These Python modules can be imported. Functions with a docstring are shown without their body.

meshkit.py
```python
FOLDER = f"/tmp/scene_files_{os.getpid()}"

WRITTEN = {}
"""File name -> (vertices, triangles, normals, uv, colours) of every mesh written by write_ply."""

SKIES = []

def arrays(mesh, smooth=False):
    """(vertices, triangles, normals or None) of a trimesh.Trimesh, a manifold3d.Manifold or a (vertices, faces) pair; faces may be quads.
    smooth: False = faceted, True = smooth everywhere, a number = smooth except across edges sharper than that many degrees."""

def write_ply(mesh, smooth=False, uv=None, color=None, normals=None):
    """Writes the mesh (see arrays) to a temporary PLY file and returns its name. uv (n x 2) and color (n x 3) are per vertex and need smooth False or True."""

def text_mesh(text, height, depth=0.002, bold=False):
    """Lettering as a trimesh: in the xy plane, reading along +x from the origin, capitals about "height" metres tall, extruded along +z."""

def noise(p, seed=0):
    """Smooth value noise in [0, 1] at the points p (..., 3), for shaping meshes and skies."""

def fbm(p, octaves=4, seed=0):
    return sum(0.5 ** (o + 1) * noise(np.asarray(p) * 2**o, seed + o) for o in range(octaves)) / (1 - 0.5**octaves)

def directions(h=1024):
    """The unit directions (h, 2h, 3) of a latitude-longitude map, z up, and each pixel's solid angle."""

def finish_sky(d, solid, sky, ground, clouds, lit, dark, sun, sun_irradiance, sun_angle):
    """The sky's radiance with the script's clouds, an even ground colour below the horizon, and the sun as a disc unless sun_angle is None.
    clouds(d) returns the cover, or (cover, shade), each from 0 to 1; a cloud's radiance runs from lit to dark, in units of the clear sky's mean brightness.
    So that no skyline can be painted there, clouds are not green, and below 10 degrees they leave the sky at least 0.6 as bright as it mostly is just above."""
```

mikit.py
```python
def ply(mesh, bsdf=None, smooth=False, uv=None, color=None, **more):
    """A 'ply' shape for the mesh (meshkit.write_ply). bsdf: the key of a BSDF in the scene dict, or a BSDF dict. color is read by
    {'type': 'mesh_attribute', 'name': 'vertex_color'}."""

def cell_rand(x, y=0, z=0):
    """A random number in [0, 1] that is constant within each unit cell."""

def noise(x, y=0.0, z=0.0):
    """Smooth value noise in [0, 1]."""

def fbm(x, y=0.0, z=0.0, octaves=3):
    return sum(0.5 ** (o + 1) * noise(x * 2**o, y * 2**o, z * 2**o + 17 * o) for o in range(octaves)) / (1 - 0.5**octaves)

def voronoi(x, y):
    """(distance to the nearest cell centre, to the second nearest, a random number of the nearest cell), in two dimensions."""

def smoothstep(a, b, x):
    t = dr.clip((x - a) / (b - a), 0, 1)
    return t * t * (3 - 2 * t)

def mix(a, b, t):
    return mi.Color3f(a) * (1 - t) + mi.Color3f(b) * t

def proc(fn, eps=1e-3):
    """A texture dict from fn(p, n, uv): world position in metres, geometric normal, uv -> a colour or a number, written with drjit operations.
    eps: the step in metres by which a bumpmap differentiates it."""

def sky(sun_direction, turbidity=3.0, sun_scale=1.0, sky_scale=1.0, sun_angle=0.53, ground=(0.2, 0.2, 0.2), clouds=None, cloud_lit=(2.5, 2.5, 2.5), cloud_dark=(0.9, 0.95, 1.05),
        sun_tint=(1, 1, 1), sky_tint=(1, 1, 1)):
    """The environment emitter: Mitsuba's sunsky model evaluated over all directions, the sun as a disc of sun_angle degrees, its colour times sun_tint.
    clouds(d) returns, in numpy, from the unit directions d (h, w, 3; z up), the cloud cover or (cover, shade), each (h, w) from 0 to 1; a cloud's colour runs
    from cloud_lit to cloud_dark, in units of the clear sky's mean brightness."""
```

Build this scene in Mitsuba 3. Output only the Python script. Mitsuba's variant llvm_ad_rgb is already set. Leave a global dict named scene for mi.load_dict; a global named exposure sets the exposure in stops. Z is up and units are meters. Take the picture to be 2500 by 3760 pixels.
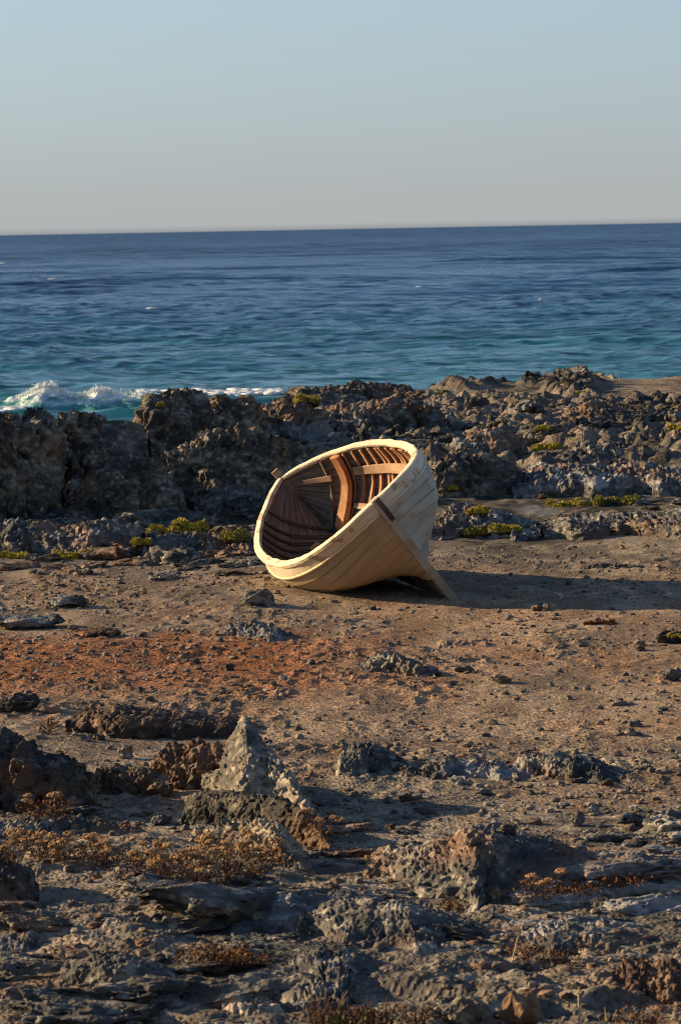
import math, numpy as np, trimesh, mitsuba as mi, drjit as dr, mikit, meshkit
from scipy.interpolate import PchipInterpolator
from mikit import noise, fbm, voronoi, smoothstep, mix, proc

scene, labels = {}, {}
# ------------------------------------------------------------------ camera, sky, exposure
EYE = np.array([0.0, 0.0, 4.33])
PITCH, ROLL, VFOV = math.atan(653 / 8389.0), math.radians(1.06), 16.0
FWD = np.array([0, math.cos(PITCH), -math.sin(PITCH)])
R0 = np.array([1.0, 0, 0]); U0 = np.cross(R0, FWD)
RIGHT, UP = R0 * math.cos(ROLL) - U0 * math.sin(ROLL), U0 * math.cos(ROLL) + R0 * math.sin(ROLL)
T4 = mi.ScalarTransform4f
scene['camera'] = {'type': 'thinlens', 'aperture_radius': 0.009, 'focus_distance': 39.0, 'fov': VFOV, 'fov_axis': 'y', 'near_clip': 0.5, 'far_clip': 60000.0,
                   'to_world': T4().look_at(origin=EYE.tolist(), target=(EYE + FWD * 10).tolist(), up=UP.tolist())}
SUN_EL, SUN_AZ = math.radians(18.5), math.radians(20.0)
SUN = (-math.cos(SUN_EL) * math.cos(SUN_AZ), math.cos(SUN_EL) * math.sin(SUN_AZ), math.sin(SUN_EL))
scene['sky_light'] = mikit.sky(SUN, turbidity=3.0, sun_scale=1.65, sky_scale=1.0, sky_tint=(0.84, 0.865, 0.985),
                                 clouds=lambda d: np.minimum(1.0, 1.04 * np.exp(-np.maximum(d[..., 2], 0) / 0.036)), cloud_lit=(1.40, 1.46, 1.46), ground=(0.16, 0.21, 0.29))
exposure = 2.35


def at(px, py, z=0.0):
    """The point at height z that the photograph (1568 px wide) shows at px, py."""
    d = FWD + RIGHT * (px - 784) / 8389.0 - UP * (py - 1179.2) / 8389.0
    return EYE + d * (z - EYE[2]) / d[2]


# ------------------------------------------------------------------ helpers
def nz(p, seed=0, oct=4):
    return meshkit.fbm(p, oct, seed)


def hsh(i, j, k, s):
    h = (i * 374761393 + j * 668265263 + k * 2147483647 + s * 144665) & 0xFFFFFFFF
    h = ((h ^ (h >> 13)) * 1274126177) & 0xFFFFFFFF
    return ((h ^ (h >> 16)) & 0xFFFFFF) / 16777215.0


def worley(p, seed=0):
    """Distances to the nearest and second nearest cell points, in 3-D (or 2-D for (n, 2) points)."""
    p = np.asarray(p, float)
    if p.shape[1] == 2:
        p = np.column_stack([p, np.full(len(p), 0.5)]); ks = (0,)
    else:
        ks = (-1, 0, 1)
    i = np.floor(p).astype(np.int64)
    f1 = np.full(len(p), 9.0); f2 = f1.copy()
    flat = len(ks) == 1
    for a in (-1, 0, 1):
        for b in (-1, 0, 1):
            for c in ks:
                x, y, z = i[:, 0] + a, i[:, 1] + b, i[:, 2] + c
                d = (x + hsh(x, y, z, seed) - p[:, 0]) ** 2 + (y + hsh(x, y, z, seed + 7) - p[:, 1]) ** 2
                if not flat:
                    d = d + (z + hsh(x, y, z, seed + 13) - p[:, 2]) ** 2
                m = d < f1
                f2 = np.where(m, f1, np.minimum(f2, d)); f1 = np.where(m, d, f1)
    return np.sqrt(f1), np.sqrt(f2)


def sst(a, b, x):
    t = np.clip((np.asarray(x, float) - a) / (b - a), 0, 1)
    return t * t * (3 - 2 * t)


def numbered(name):
    if name not in used:
        used[name] = 0
        return name
    used[name] += 1
    return f'{name}_{used[name]:03d}'


used = {}


def obj(name, mesh, bsdf, parent=None, smooth=False, label=None, cat=None, group=None, kind=None, **kw):
    key = numbered((parent + '__' if parent else '') + name)
    scene[key] = mikit.ply(mesh, 'mat_' + bsdf, smooth, **kw)
    tag(key, label, cat, group, kind)
    return key


def tag(key, label=None, cat=None, group=None, kind=None):
    d = {k: v for k, v in (('label', label), ('category', cat), ('group', group), ('kind', kind)) if v}
    if d:
        labels[key] = d


# ------------------------------------------------------------------ materials
def bsdf(name, colour, rough=0.9, bump=None, bscale=1.0, eps=2e-3, spec=0.3, two=True, **kw):
    b = {'type': 'principled', 'base_color': proc(colour) if callable(colour) else {'type': 'rgb', 'value': list(colour)},
         'roughness': rough, 'specular': spec, **kw}
    if bump is not None:
        b = {'type': 'bumpmap', 'nested': b, 'arbitrary': proc(bump, eps), 'scale': bscale}
    scene['mat_' + name] = {'type': 'twosided', 'nested': b} if two else b


def rock_colour(dark, mid, pale, white=0.0, rust=0.0):
    def fn(p, n, uv):
        a = fbm(p.x * 2.1 + 3, p.y * 2.1, p.z * 3.0, 4)
        b = fbm(p.x * 13, p.y * 13, p.z * 13 + 9, 3)
        c = mix(dark, mid, smoothstep(0.36, 0.62, a * 0.6 + b * 0.4))
        c = mix(c, pale, smoothstep(0.52, 0.72, b * 0.7 + a * 0.3))
        g = noise(p.x * 60, p.y * 60, p.z * 60)
        c = c * (0.78 + 0.44 * g)
        if white:
            w = fbm(p.x * 0.9 + 40, p.y * 0.35, p.z * 2.5 + 5, 4)
            c = mix(c, (0.34, 0.34, 0.34), smoothstep(0.60, 0.68, w) * white * (0.5 + 0.5 * b))
        if rust:
            r = fbm(p.x * 1.3 + 11, p.y * 0.7 + 5, p.z * 1.7, 3)
            c = mix(c, (0.27, 0.13, 0.06), smoothstep(0.52, 0.70, r) * rust)
        return c
    return fn


def rock_bump(p, n, uv):
    a = fbm(p.x * 17, p.y * 17, p.z * 17, 4)
    b = noise(p.x * 38 + 7, p.y * 38, p.z * 38)
    return dr.abs(a - 0.5) * 1.2 + smoothstep(0.45, 0.9, b) * 0.35


bsdf('rock_dark', rock_colour((0.034, 0.031, 0.028), (0.105, 0.089, 0.070), (0.270, 0.225, 0.165), 0.5, 0.3), 0.85, rock_bump, 0.04)
bsdf('rock_grey', rock_colour((0.039, 0.039, 0.038), (0.111, 0.103, 0.091), (0.286, 0.254, 0.202), 0.55, 0.4), 0.88, rock_bump, 0.03)
bsdf('rock_pale', rock_colour((0.078, 0.072, 0.065), (0.195, 0.169, 0.130), (0.416, 0.345, 0.254), 0.4, 0.2), 0.9, rock_bump, 0.025)
bsdf('rock_brown', rock_colour((0.045, 0.038, 0.031), (0.150, 0.120, 0.088), (0.32, 0.26, 0.185), 0.2, 0.35), 0.86, rock_bump, 0.04)
bsdf('rock_black', rock_colour((0.026, 0.024, 0.022), (0.066, 0.058, 0.049), (0.17, 0.145, 0.115), 0.0, 0.3), 0.88, rock_bump, 0.035)
bsdf('rock_white', rock_colour((0.05, 0.05, 0.05), (0.13, 0.125, 0.12), (0.27, 0.26, 0.25), 1.0, 0.3), 0.9, rock_bump, 0.03)
bsdf('rock_rust', rock_colour((0.04, 0.027, 0.02), (0.10, 0.06, 0.04), (0.23, 0.15, 0.10), 0.1, 0.8), 0.9, rock_bump, 0.03)


def stone_colour(p, n, uv):
    r = mikit.cell_rand(p.x * 9, p.y * 5, 3)
    c = mix((0.05, 0.045, 0.04), (0.23, 0.185, 0.14), r)
    c = mix(c, (0.21, 0.11, 0.06), smoothstep(0.75, 1.0, mikit.cell_rand(p.x * 9, p.y * 5, 8)) * 0.7)
    return c * (0.75 + 0.5 * noise(p.x * 45, p.y * 45, p.z * 45))


bsdf('stone', stone_colour, 0.9, rock_bump, 0.01)
bsdf('stone_brown', rock_colour((0.08, 0.045, 0.025), (0.14, 0.085, 0.05), (0.22, 0.15, 0.095)), 0.85, rock_bump, 0.006)


def ground_colour(p, n, uv):
    a = fbm(p.x * 0.55, p.y * 0.22, 0, 4)
    b = fbm(p.x * 2.7 + 5, p.y * 1.5, 0, 4)
    d1, d2, r = voronoi(p.x * 17, p.y * 13)
    g1, g2, r2 = voronoi(p.x * 46 + 3, p.y * 36)
    tan, brown = mi.Color3f(0.270, 0.198, 0.138), mi.Color3f(0.165, 0.120, 0.084)
    c = mix(brown, tan, smoothstep(0.35, 0.65, b))
    # grey gravel: near the camera and beyond the boat
    near = 1 - smoothstep(26.5, 31.5, p.y + (a - 0.5) * 7)
    far = smoothstep(43, 47, p.y + (a - 0.5) * 8)
    grey = mix((0.100, 0.090, 0.077), (0.235, 0.198, 0.152), smoothstep(0.35, 0.65, b))
    c = mix(c, grey, dr.maximum(near * 0.95, far * 0.75))
    # the band of red earth
    red = smoothstep(32.6, 35.6, p.y + (b - 0.5) * 3) * (1 - smoothstep(37.8, 39.6, p.y + (b - 0.5) * 2)) * (1 - smoothstep(-1.0, 2.8, p.x + (a - 0.5) * 5)) * (0.78 + 0.22 * smoothstep(0.3, 0.6, a))
    c = mix(c, mix((0.160, 0.055, 0.020), (0.310, 0.118, 0.044), b), red * 0.95)
    c = mix(c, (0.25, 0.125, 0.055), smoothstep(0.56, 0.68, fbm(p.x * 1.1 + 20, p.y * 0.6 + 3, 0, 4)) * 0.28 * (1 - far))
    # pebble-sized speckle: each little stone has its own tone
    c = c * (0.74 + 0.48 * r2)
    s = (1 - smoothstep(0.20, 0.42, d1)) * smoothstep(0.45, 0.75, r)
    c = mix(c, mix((0.04, 0.036, 0.033), (0.24, 0.20, 0.155), smoothstep(0.5, 1.0, r2)), s * 0.55)
    fz = (1 - smoothstep(24.5, 28.0, p.y + 5 * (a - 0.5))) * smoothstep(0.46, 0.56, fbm(p.x * 0.9 + 31, p.y * 1.4, 0, 3))
    fc = mix((0.065, 0.062, 0.058), (0.27, 0.23, 0.18), smoothstep(0.38, 0.66, fbm(p.x * 5, p.y * 6, p.z * 9, 4)))
    c = mix(c, fc, fz * 0.8)
    # bare rock and dark crust of the shore
    rock = smoothstep(47.0, 51.0, p.y + (a - 0.5) * 5)
    rc = mix((0.032, 0.030, 0.028), (0.135, 0.114, 0.088), smoothstep(0.38, 0.66, b * 0.6 + noise(p.x * 11, p.y * 9, p.z * 11) * 0.4))
    rc = mix(rc, (0.20, 0.20, 0.20), smoothstep(0.58, 0.80, fbm(p.x * 1.3, p.y * 0.5 + 9, p.z, 3)) * 0.7)
    open_ = dr.maximum(smoothstep(0.47, 0.55, fbm(p.x * 0.32 + 7, p.y * 0.16 + 2, 0, 3)), smoothstep(0.066, 0.074, p.x / p.y) * smoothstep(77, 81, p.y))
    c = mix(c, rc, rock * (1 - open_ * 0.85))
    return c


def ground_bump(p, n, uv):
    g1, g2, r2 = voronoi(p.x * 30 + 3, p.y * 22)
    return (1 - smoothstep(0.0, 0.6, g1)) * r2 * 1.1 + fbm(p.x * 9, p.y * 6, 0, 3) * 1.4


bsdf('ground', ground_colour, 0.95, ground_bump, 0.024, 4e-3, 0.15)


def sea_colour(p, n, uv):
    a = fbm(p.x * 0.035, p.y * 0.012, 0, 4)
    k = smoothstep(130, 300, p.y + (a - 0.5) * 110)
    c = mix((0.010, 0.095, 0.118), (0.006, 0.045, 0.110), k)
    c = mix(c, (0.012, 0.042, 0.115), smoothstep(500, 2500, p.y))
    s = noise(p.x * 0.010, p.y * 0.0016, 4)
    c = c * (0.75 + 0.5 * s)
    # foam lying on the water along the rocks
    shore = 92 + p.x * 0.55
    f = (1 - smoothstep(4, 34, p.y - shore)) * smoothstep(0.50, 0.62, fbm(p.x * 0.45, p.y * 0.10, 3, 4))
    return mix(c, (0.62, 0.66, 0.67), f * 0.85)


def sea_bump(p, n, uv):
    """Waves of every length, all about as steep."""
    h = mi.Float(0)
    for k, lam in enumerate((0.5, 1.2, 3.1, 8.0, 21.0, 48.0)):
        h = h + lam * noise(p.x / lam * 0.55 + p.y / lam * 0.12 + 7 * k, p.y / lam, 3 * k + 0.5)
    return h


def far_sea(p, n, uv):
    h = noise(p.x * 0.16, p.y * 0.022, 4) * 0.5 + noise(p.x * 0.05, p.y * 0.006, 9) * 0.5
    return mix((0.016, 0.054, 0.135), (0.034, 0.094, 0.195), smoothstep(0.25, 0.75, h))


# near the shore: clear waves; far out, where the waves are too small to tell apart, a rough surface with their mean look
scene['mat_sea_water'] = {'type': 'blendbsdf', 'weight': proc(lambda p, n, uv: smoothstep(330, 1300, p.y) * 0.85 + smoothstep(1300, 3000, p.y) * 0.15),
                          'a': {'type': 'bumpmap', 'arbitrary': proc(sea_bump, 0.03), 'scale': 0.20,
                                'nested': {'type': 'principled', 'base_color': proc(sea_colour), 'roughness': 0.22, 'eta': 1.33}},
                          'b': {'type': 'principled', 'base_color': proc(far_sea), 'roughness': 0.7, 'specular': 0.15}}
bsdf('foam', lambda p, n, uv: mi.Color3f(0.66, 0.70, 0.71) * (0.75 + 0.35 * fbm(p.x * 6, p.y * 6, p.z * 6, 3)), 0.95, spec=0.1)


def wave_colour(p, n, uv):
    f = fbm(p.x * 2.5, p.y * 1.5, p.z * 5, 4)
    t = smoothstep(-1.75, -1.15, p.z + (f - 0.5) * 1.1)
    return mix((0.05, 0.22, 0.21), (0.66, 0.70, 0.71), t)


bsdf('breaker', wave_colour, 0.6, spec=0.4)


def paint_colour(p, n, uv):
    # uv: x along the boat in metres, y across the plank
    streak = fbm(uv.x * 3.0, uv.y * 40, 1, 4)
    blot = fbm(p.x * 6, p.y * 6, p.z * 6, 3)
    c = mix((0.295, 0.258, 0.192), (0.415, 0.375, 0.295), streak)
    wear = smoothstep(0.51, 0.66, streak * 0.6 + blot * 0.4)
    c = mix(c, (0.25, 0.165, 0.085), wear * 0.8)
    low = (1 - smoothstep(1.0, 6.0, uv.y)) * smoothstep(0.30, 0.65, fbm(uv.x * 1.6, uv.y * 0.8, 7, 4))
    c = mix(c, (0.20, 0.135, 0.075), low * 0.65)
    c = c * (0.72 + 0.5 * fbm(uv.x * 1.1 + 3, uv.y * 1.3, 5, 4))
    edge = smoothstep(0.40, 0.485, dr.abs(uv.y - dr.floor(uv.y) - 0.5))
    return mix(c, (0.09, 0.068, 0.045), edge * (0.45 + 0.6 * noise(uv.x * 7, uv.y * 3, 2)))


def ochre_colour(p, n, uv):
    """The near side: the same old paint, rust stained, with warm bounced light put into its tint."""
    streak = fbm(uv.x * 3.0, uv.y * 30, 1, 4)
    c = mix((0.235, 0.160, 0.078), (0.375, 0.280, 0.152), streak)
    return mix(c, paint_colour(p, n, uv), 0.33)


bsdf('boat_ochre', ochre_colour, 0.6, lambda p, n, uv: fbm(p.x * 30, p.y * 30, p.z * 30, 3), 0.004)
bsdf('boat_paint', paint_colour, 0.6, lambda p, n, uv: fbm(p.x * 30, p.y * 30, p.z * 30, 3), 0.004)
bsdf('rail_paint', lambda p, n, uv: mix((0.56, 0.47, 0.33), mix((0.33, 0.22, 0.12), (0.18, 0.12, 0.07), noise(p.x * 9, p.y * 9, p.z * 9)),
     smoothstep(0.56, 0.68, fbm(p.x * 8, p.y * 5, p.z * 8, 4)) * 0.7), 0.6, lambda p, n, uv: fbm(p.x * 40, p.y * 25, p.z * 40, 3), 0.006)


def wood(a, b, f=1.0):
    def fn(p, n, uv):
        g = fbm(uv.x * 2.5 * f, uv.y * 28, 3, 4)
        c = mix(a, b, smoothstep(0.3, 0.7, g))
        return c * (0.7 + 0.6 * fbm(p.x * 12, p.y * 12, p.z * 12, 3))
    return fn


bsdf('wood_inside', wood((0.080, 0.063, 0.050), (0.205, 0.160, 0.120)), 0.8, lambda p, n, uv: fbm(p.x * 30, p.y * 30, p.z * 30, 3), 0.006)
bsdf('wood_rib_sunlit', wood((0.235, 0.122, 0.068), (0.42, 0.228, 0.128)), 0.75, lambda p, n, uv: fbm(p.x * 30, p.y * 30, p.z * 30, 3), 0.006)
bsdf('wood_pale', wood((0.30, 0.19, 0.115), (0.42, 0.27, 0.17)), 0.75)
bsdf('wood_amber', wood((0.25, 0.105, 0.04), (0.42, 0.19, 0.07)), 0.7)
bsdf('keel_wood_shaded', wood((0.05, 0.04, 0.03), (0.13, 0.105, 0.08)), 0.85)  # darkened to stand for the shade under the hull
bsdf('wood_dark', wood((0.04, 0.03, 0.025), (0.10, 0.07, 0.05)), 0.8)


def leafy(name, a, b, dt=0.4):
    scene['mat_' + name] = {'type': 'twosided', 'nested': {'type': 'principled', 'base_color': proc(
        lambda p, n, uv: mix(a, b, noise(p.x * 5, p.y * 5, p.z * 9)) * (0.6 + 0.8 * mikit.cell_rand(p.x * 40, p.y * 30, p.z * 40))), 'roughness': 0.8, 'specular': 0.15}}


leafy('leaf_yellow', (0.24, 0.21, 0.03), (0.46, 0.36, 0.055))
leafy('leaf_green', (0.12, 0.12, 0.025), (0.26, 0.22, 0.045))
leafy('leaf_rust', (0.07, 0.034, 0.015), (0.19, 0.085, 0.03))
leafy('straw', (0.38, 0.27, 0.16), (0.52, 0.40, 0.25))
leafy('dry_head', (0.22, 0.125, 0.06), (0.42, 0.26, 0.13))
leafy('twig', (0.04, 0.024, 0.015), (0.09, 0.05, 0.03))
leafy('succulent', (0.10, 0.14, 0.02), (0.20, 0.24, 0.05))


# ------------------------------------------------------------------ the ground
def coast(x):
    """How far out the land reaches at x: it ends close behind the cliff on the left and runs out to a point on the right."""
    c = np.interp(x, [-60, -12, -2.3, -1.5, -0.6, 2.3, 9.5, 60], [54, 61.5, 64.5, 77, 85, 90, 96, 120])
    return c + 2.0 * (nz(np.column_stack([x * 0.5, x * 0, x * 0]), 5, 3) - 0.5)


def open_ground(x, y):
    """Where bare gravel lies between the rocks of the shore, 0 to 1."""
    o = sst(0.47, 0.55, nz(np.column_stack([x * 0.32 + 7, y * 0.16 + 2, x * 0]), 57, 3))
    return np.maximum(o, sst(0.066, 0.074, x / np.maximum(y, 1)) * sst(77, 81, y))


def base_height(x, y):
    """The lie of the land, without its roughness."""
    P = np.column_stack([x, y, np.zeros_like(x)])
    z = 2.7 * (1 - sst(2, 17, y)) + 0.16 * (nz(P * [0.35, 0.22, 1], 2, 3) - 0.5) * sst(12, 18, y)
    z = z + 0.30 * sst(50, 62, y)
    z = z - 3.4 * sst(0, 3.0, y - coast(x))
    return z


def fine_height(x, y, spacing=0.02):
    P = np.column_stack([x, y, np.zeros_like(x)])
    w = sst(12, 17, y)
    z = 0.05 * (nz(P * [1.3, 0.9, 1], 11, 4) - 0.5)
    f1, f2 = worley(P[:, :2] * [5.5, 4.2], 3)
    lump = np.clip(1 - f1 * 1.6, 0, 1) * hsh(np.floor(x * 2).astype(np.int64), np.floor(y * 2).astype(np.int64), np.zeros(len(x), np.int64), 5)
    rough = sst(0.40, 0.66, nz(P * [0.5, 0.35, 1], 21, 3))
    boat = 1 - 0.85 * np.exp(-(((x - 1.6) / 2.6) ** 2 + ((y - 43.5) / 3.0) ** 2))
    z = z + (0.010 + 0.045 * rough) * lump * boat
    z = z + 0.022 * np.abs(nz(P * [6, 5, 1], 31, 4) - 0.5) * (0.5 + rough)
    # broken rock of the shore
    rz = sst(48.0, 52.0, y + 3.5 * (nz(P * [0.45, 0.3, 1], 41, 3) - 0.5))
    rz = rz * (1 - 0.85 * open_ground(x, y))
    warp = P + 0.5 * (np.column_stack([nz(P * 0.9, 71, 3), nz(P * 0.9, 73, 3), P[:, 2]]) - [0.5, 0.5, 0])
    a1, a2 = worley(warp[:, :2] * [0.75, 0.55], 81)
    b1, b2 = worley(warp[:, :2] * [2.2, 1.7], 83)
    c1, _ = worley(warp[:, :2] * [5.5, 4.2], 85)
    ridge = 0.22 * np.clip(1 - a1 * 1.25, 0, 1) + 0.20 * np.clip(1 - b1 * 1.3, 0, 1) + 0.09 * np.clip(1 - c1 * 1.3, 0, 1) + 0.16 * (nz(P * [4, 3, 1], 91, 5) - 0.5)
    # bedded broken rock in the foreground
    fz = (1 - sst(24.5, 28.0, y + 5 * (nz(P * [0.5, 0.4, 1], 43, 3) - 0.5))) * sst(0.44, 0.56, nz(P * [0.8, 1.3, 1], 47, 3))
    e1, _ = worley(warp[:, :2] * [3.0, 4.5], 87)
    z = z + fz * (0.055 * np.clip(1 - e1 * 1.2, 0, 1) + 0.10 * np.abs(nz(P * [2.2, 4.2, 1], 95, 4) - 0.5) + 0.03)
    return (z + rz * ridge) * w


def height(x, y):
    x, y = np.atleast_1d(np.asarray(x, float)), np.atleast_1d(np.asarray(y, float))
    return base_height(x, y) + fine_height(x, y)


def fan_grid(ys, inner, ncol, outer, nout=22, margin=1.0, slope=0.0935 * 1.22):
    """A sheet whose rows are ys; its middle columns keep about the same angular spacing, its sides run out to +-outer."""
    u = np.linspace(-1, 1, ncol)
    side = 1 + np.geomspace(0.01, 1, nout)
    cols = []
    for y in ys:
        hw = abs(y) * slope + margin
        o = (side - 1) ** 1.0 * max(outer(y) - hw, 1.0)
        cols.append(np.concatenate([-(hw + o[::-1]), u * hw, hw + o]))
    X = np.array(cols)
    Y = np.repeat(np.asarray(ys)[:, None], X.shape[1], 1)
    return X, Y


def grid_faces(nr, nc):
    i, j = np.meshgrid(np.arange(nr - 1), np.arange(nc - 1), indexing='ij')
    a = (i * nc + j).ravel()
    return np.vstack([np.column_stack([a, a + 1, a + nc + 1]), np.column_stack([a, a + nc + 1, a + nc])])


ys = [-30.0, -20, -10, -4, 0, 4, 8, 11, 13, 15, 16.5, 17.5]
while ys[-1] < 103:
    y = ys[-1]
    ys.append(y + min(max(y * y / (4.33 * 3637) * 1.0, 0.024), 0.135))
ys += [104, 106, 110, 116]
GX, GY = fan_grid(ys, None, 380, lambda y: 70.0)
gz = height(GX.ravel(), GY.ravel())
GZ = gz.reshape(GX.shape)


def height(x, y):
    """The height of the built ground."""
    x, y = np.atleast_1d(np.asarray(x, float)), np.atleast_1d(np.asarray(y, float))
    rows = GY[:, 0]
    r = np.clip(np.searchsorted(rows, y) - 1, 0, len(rows) - 2)
    out = np.empty(len(x))
    for k in range(len(x)):
        a = r[k]; t = (y[k] - rows[a]) / (rows[a + 1] - rows[a])
        out[k] = (1 - t) * np.interp(x[k], GX[a], GZ[a]) + t * np.interp(x[k], GX[a + 1], GZ[a + 1])
    return out


obj('ground', (np.column_stack([GX.ravel(), GY.ravel(), gz]), grid_faces(*GX.shape)), 'ground', smooth=True,
    label='stony brown earth and bare rock of the shore', kind='structure')

# ------------------------------------------------------------------ the sea
SEA = -2.0


def wave_height(x, y, dy):
    P = np.column_stack([x, y, np.zeros_like(x)])
    z = np.zeros_like(x)
    gust = 0.6 + 0.8 * sst(0.3, 0.7, nz(P * [0.03, 0.012, 1], 240, 3))
    for lam, amp, ang, s in ((42.0, 0.16, 0.10, 6), (21.0, 0.20, -0.06, 7), (12.0, 0.16, 0.10, 1)):
        fade = sst(0.9, 2.2, lam / np.maximum(dy, 1e-3) / 2)
        ph = (y * math.cos(ang) + x * math.sin(ang) + 0.5 * lam * (nz(P / lam * [0.7, 0.7, 1], 210 + s, 2) - 0.5)) * 2 * np.pi / lam
        env = 0.1 + 1.6 * sst(0.40, 0.75, nz(P / lam * [0.5, 0.3, 1], 220 + s, 2))
        z = z + fade * amp * env * (2 * ((1 + np.sin(ph)) / 2) ** 1.8 - 0.8)
    # short steep chop: ridged noise, crests lying across the view
    for lam, amp, s in ((5.5, 0.15, 1), (2.6, 0.24, 2), (1.4, 0.20, 3), (0.8, 0.10, 4)):
        fade = sst(1.2, 3.2, lam / np.maximum(dy, 1e-3))
        c, sn = math.cos(0.22 * (-1) ** s), math.sin(0.22 * (-1) ** s)
        q = np.column_stack([(x * c + y * sn) / lam * 0.75, (y * c - x * sn) / lam + 0.25 * nz(P / lam, 250 + s, 1), np.full_like(x, s * 1.7)])
        r = 1 - np.abs(2 * meshkit.noise(q, 260 + s) - 1)
        z = z + fade * amp * gust * (r ** 1.6 - 0.45)
    return z


ys = [54.0, 58.0, 62, 68, 76, 82]
while ys[-1] < 30000:
    y = ys[-1]
    ys.append(y + (0.25 if y < 240 else 0.25 + (y - 240) * 0.0030 if y < 1500 else y * 0.06))
ys = np.array(ys)
SX, SY = fan_grid(ys, None, 290, lambda y: 200 + y * 2.0, nout=8, margin=1.5)
dy = np.repeat(np.gradient(ys)[:, None], SX.shape[1], 1).ravel()
sz = SEA + wave_height(SX.ravel(), SY.ravel(), dy)
obj('sea', (np.column_stack([SX.ravel(), SY.ravel(), sz]), grid_faces(*SX.shape)), 'sea_water', smooth=True,
    label='choppy blue sea turning teal towards the shore', kind='structure')

# ------------------------------------------------------------------ the boat
BX, BY, BZ, YAW, HEEL, TRIM = 1.408, 41.874, -0.04, 0.297, -0.709, 0.052
BL, BB, D0, D1, SHEER, E0, E1, RAKE0, RAKE1, E2, E3 = 4.586, 2.118, 1.641, 1.309, 0.242, 1.872, 0.509, 0.33, -0.25, 2.908, 0.872


def rotation():
    c, s = math.cos(YAW), math.sin(YAW); rz = np.array([[c, -s, 0], [s, c, 0], [0, 0, 1]])
    c, s = math.cos(HEEL), math.sin(HEEL); ry = np.array([[c, 0, s], [0, 1, 0], [-s, 0, c]])
    c, s = math.cos(TRIM), math.sin(TRIM); rx = np.array([[1, 0, 0], [0, c, -s], [0, s, c]])
    return rz @ rx @ ry


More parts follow.
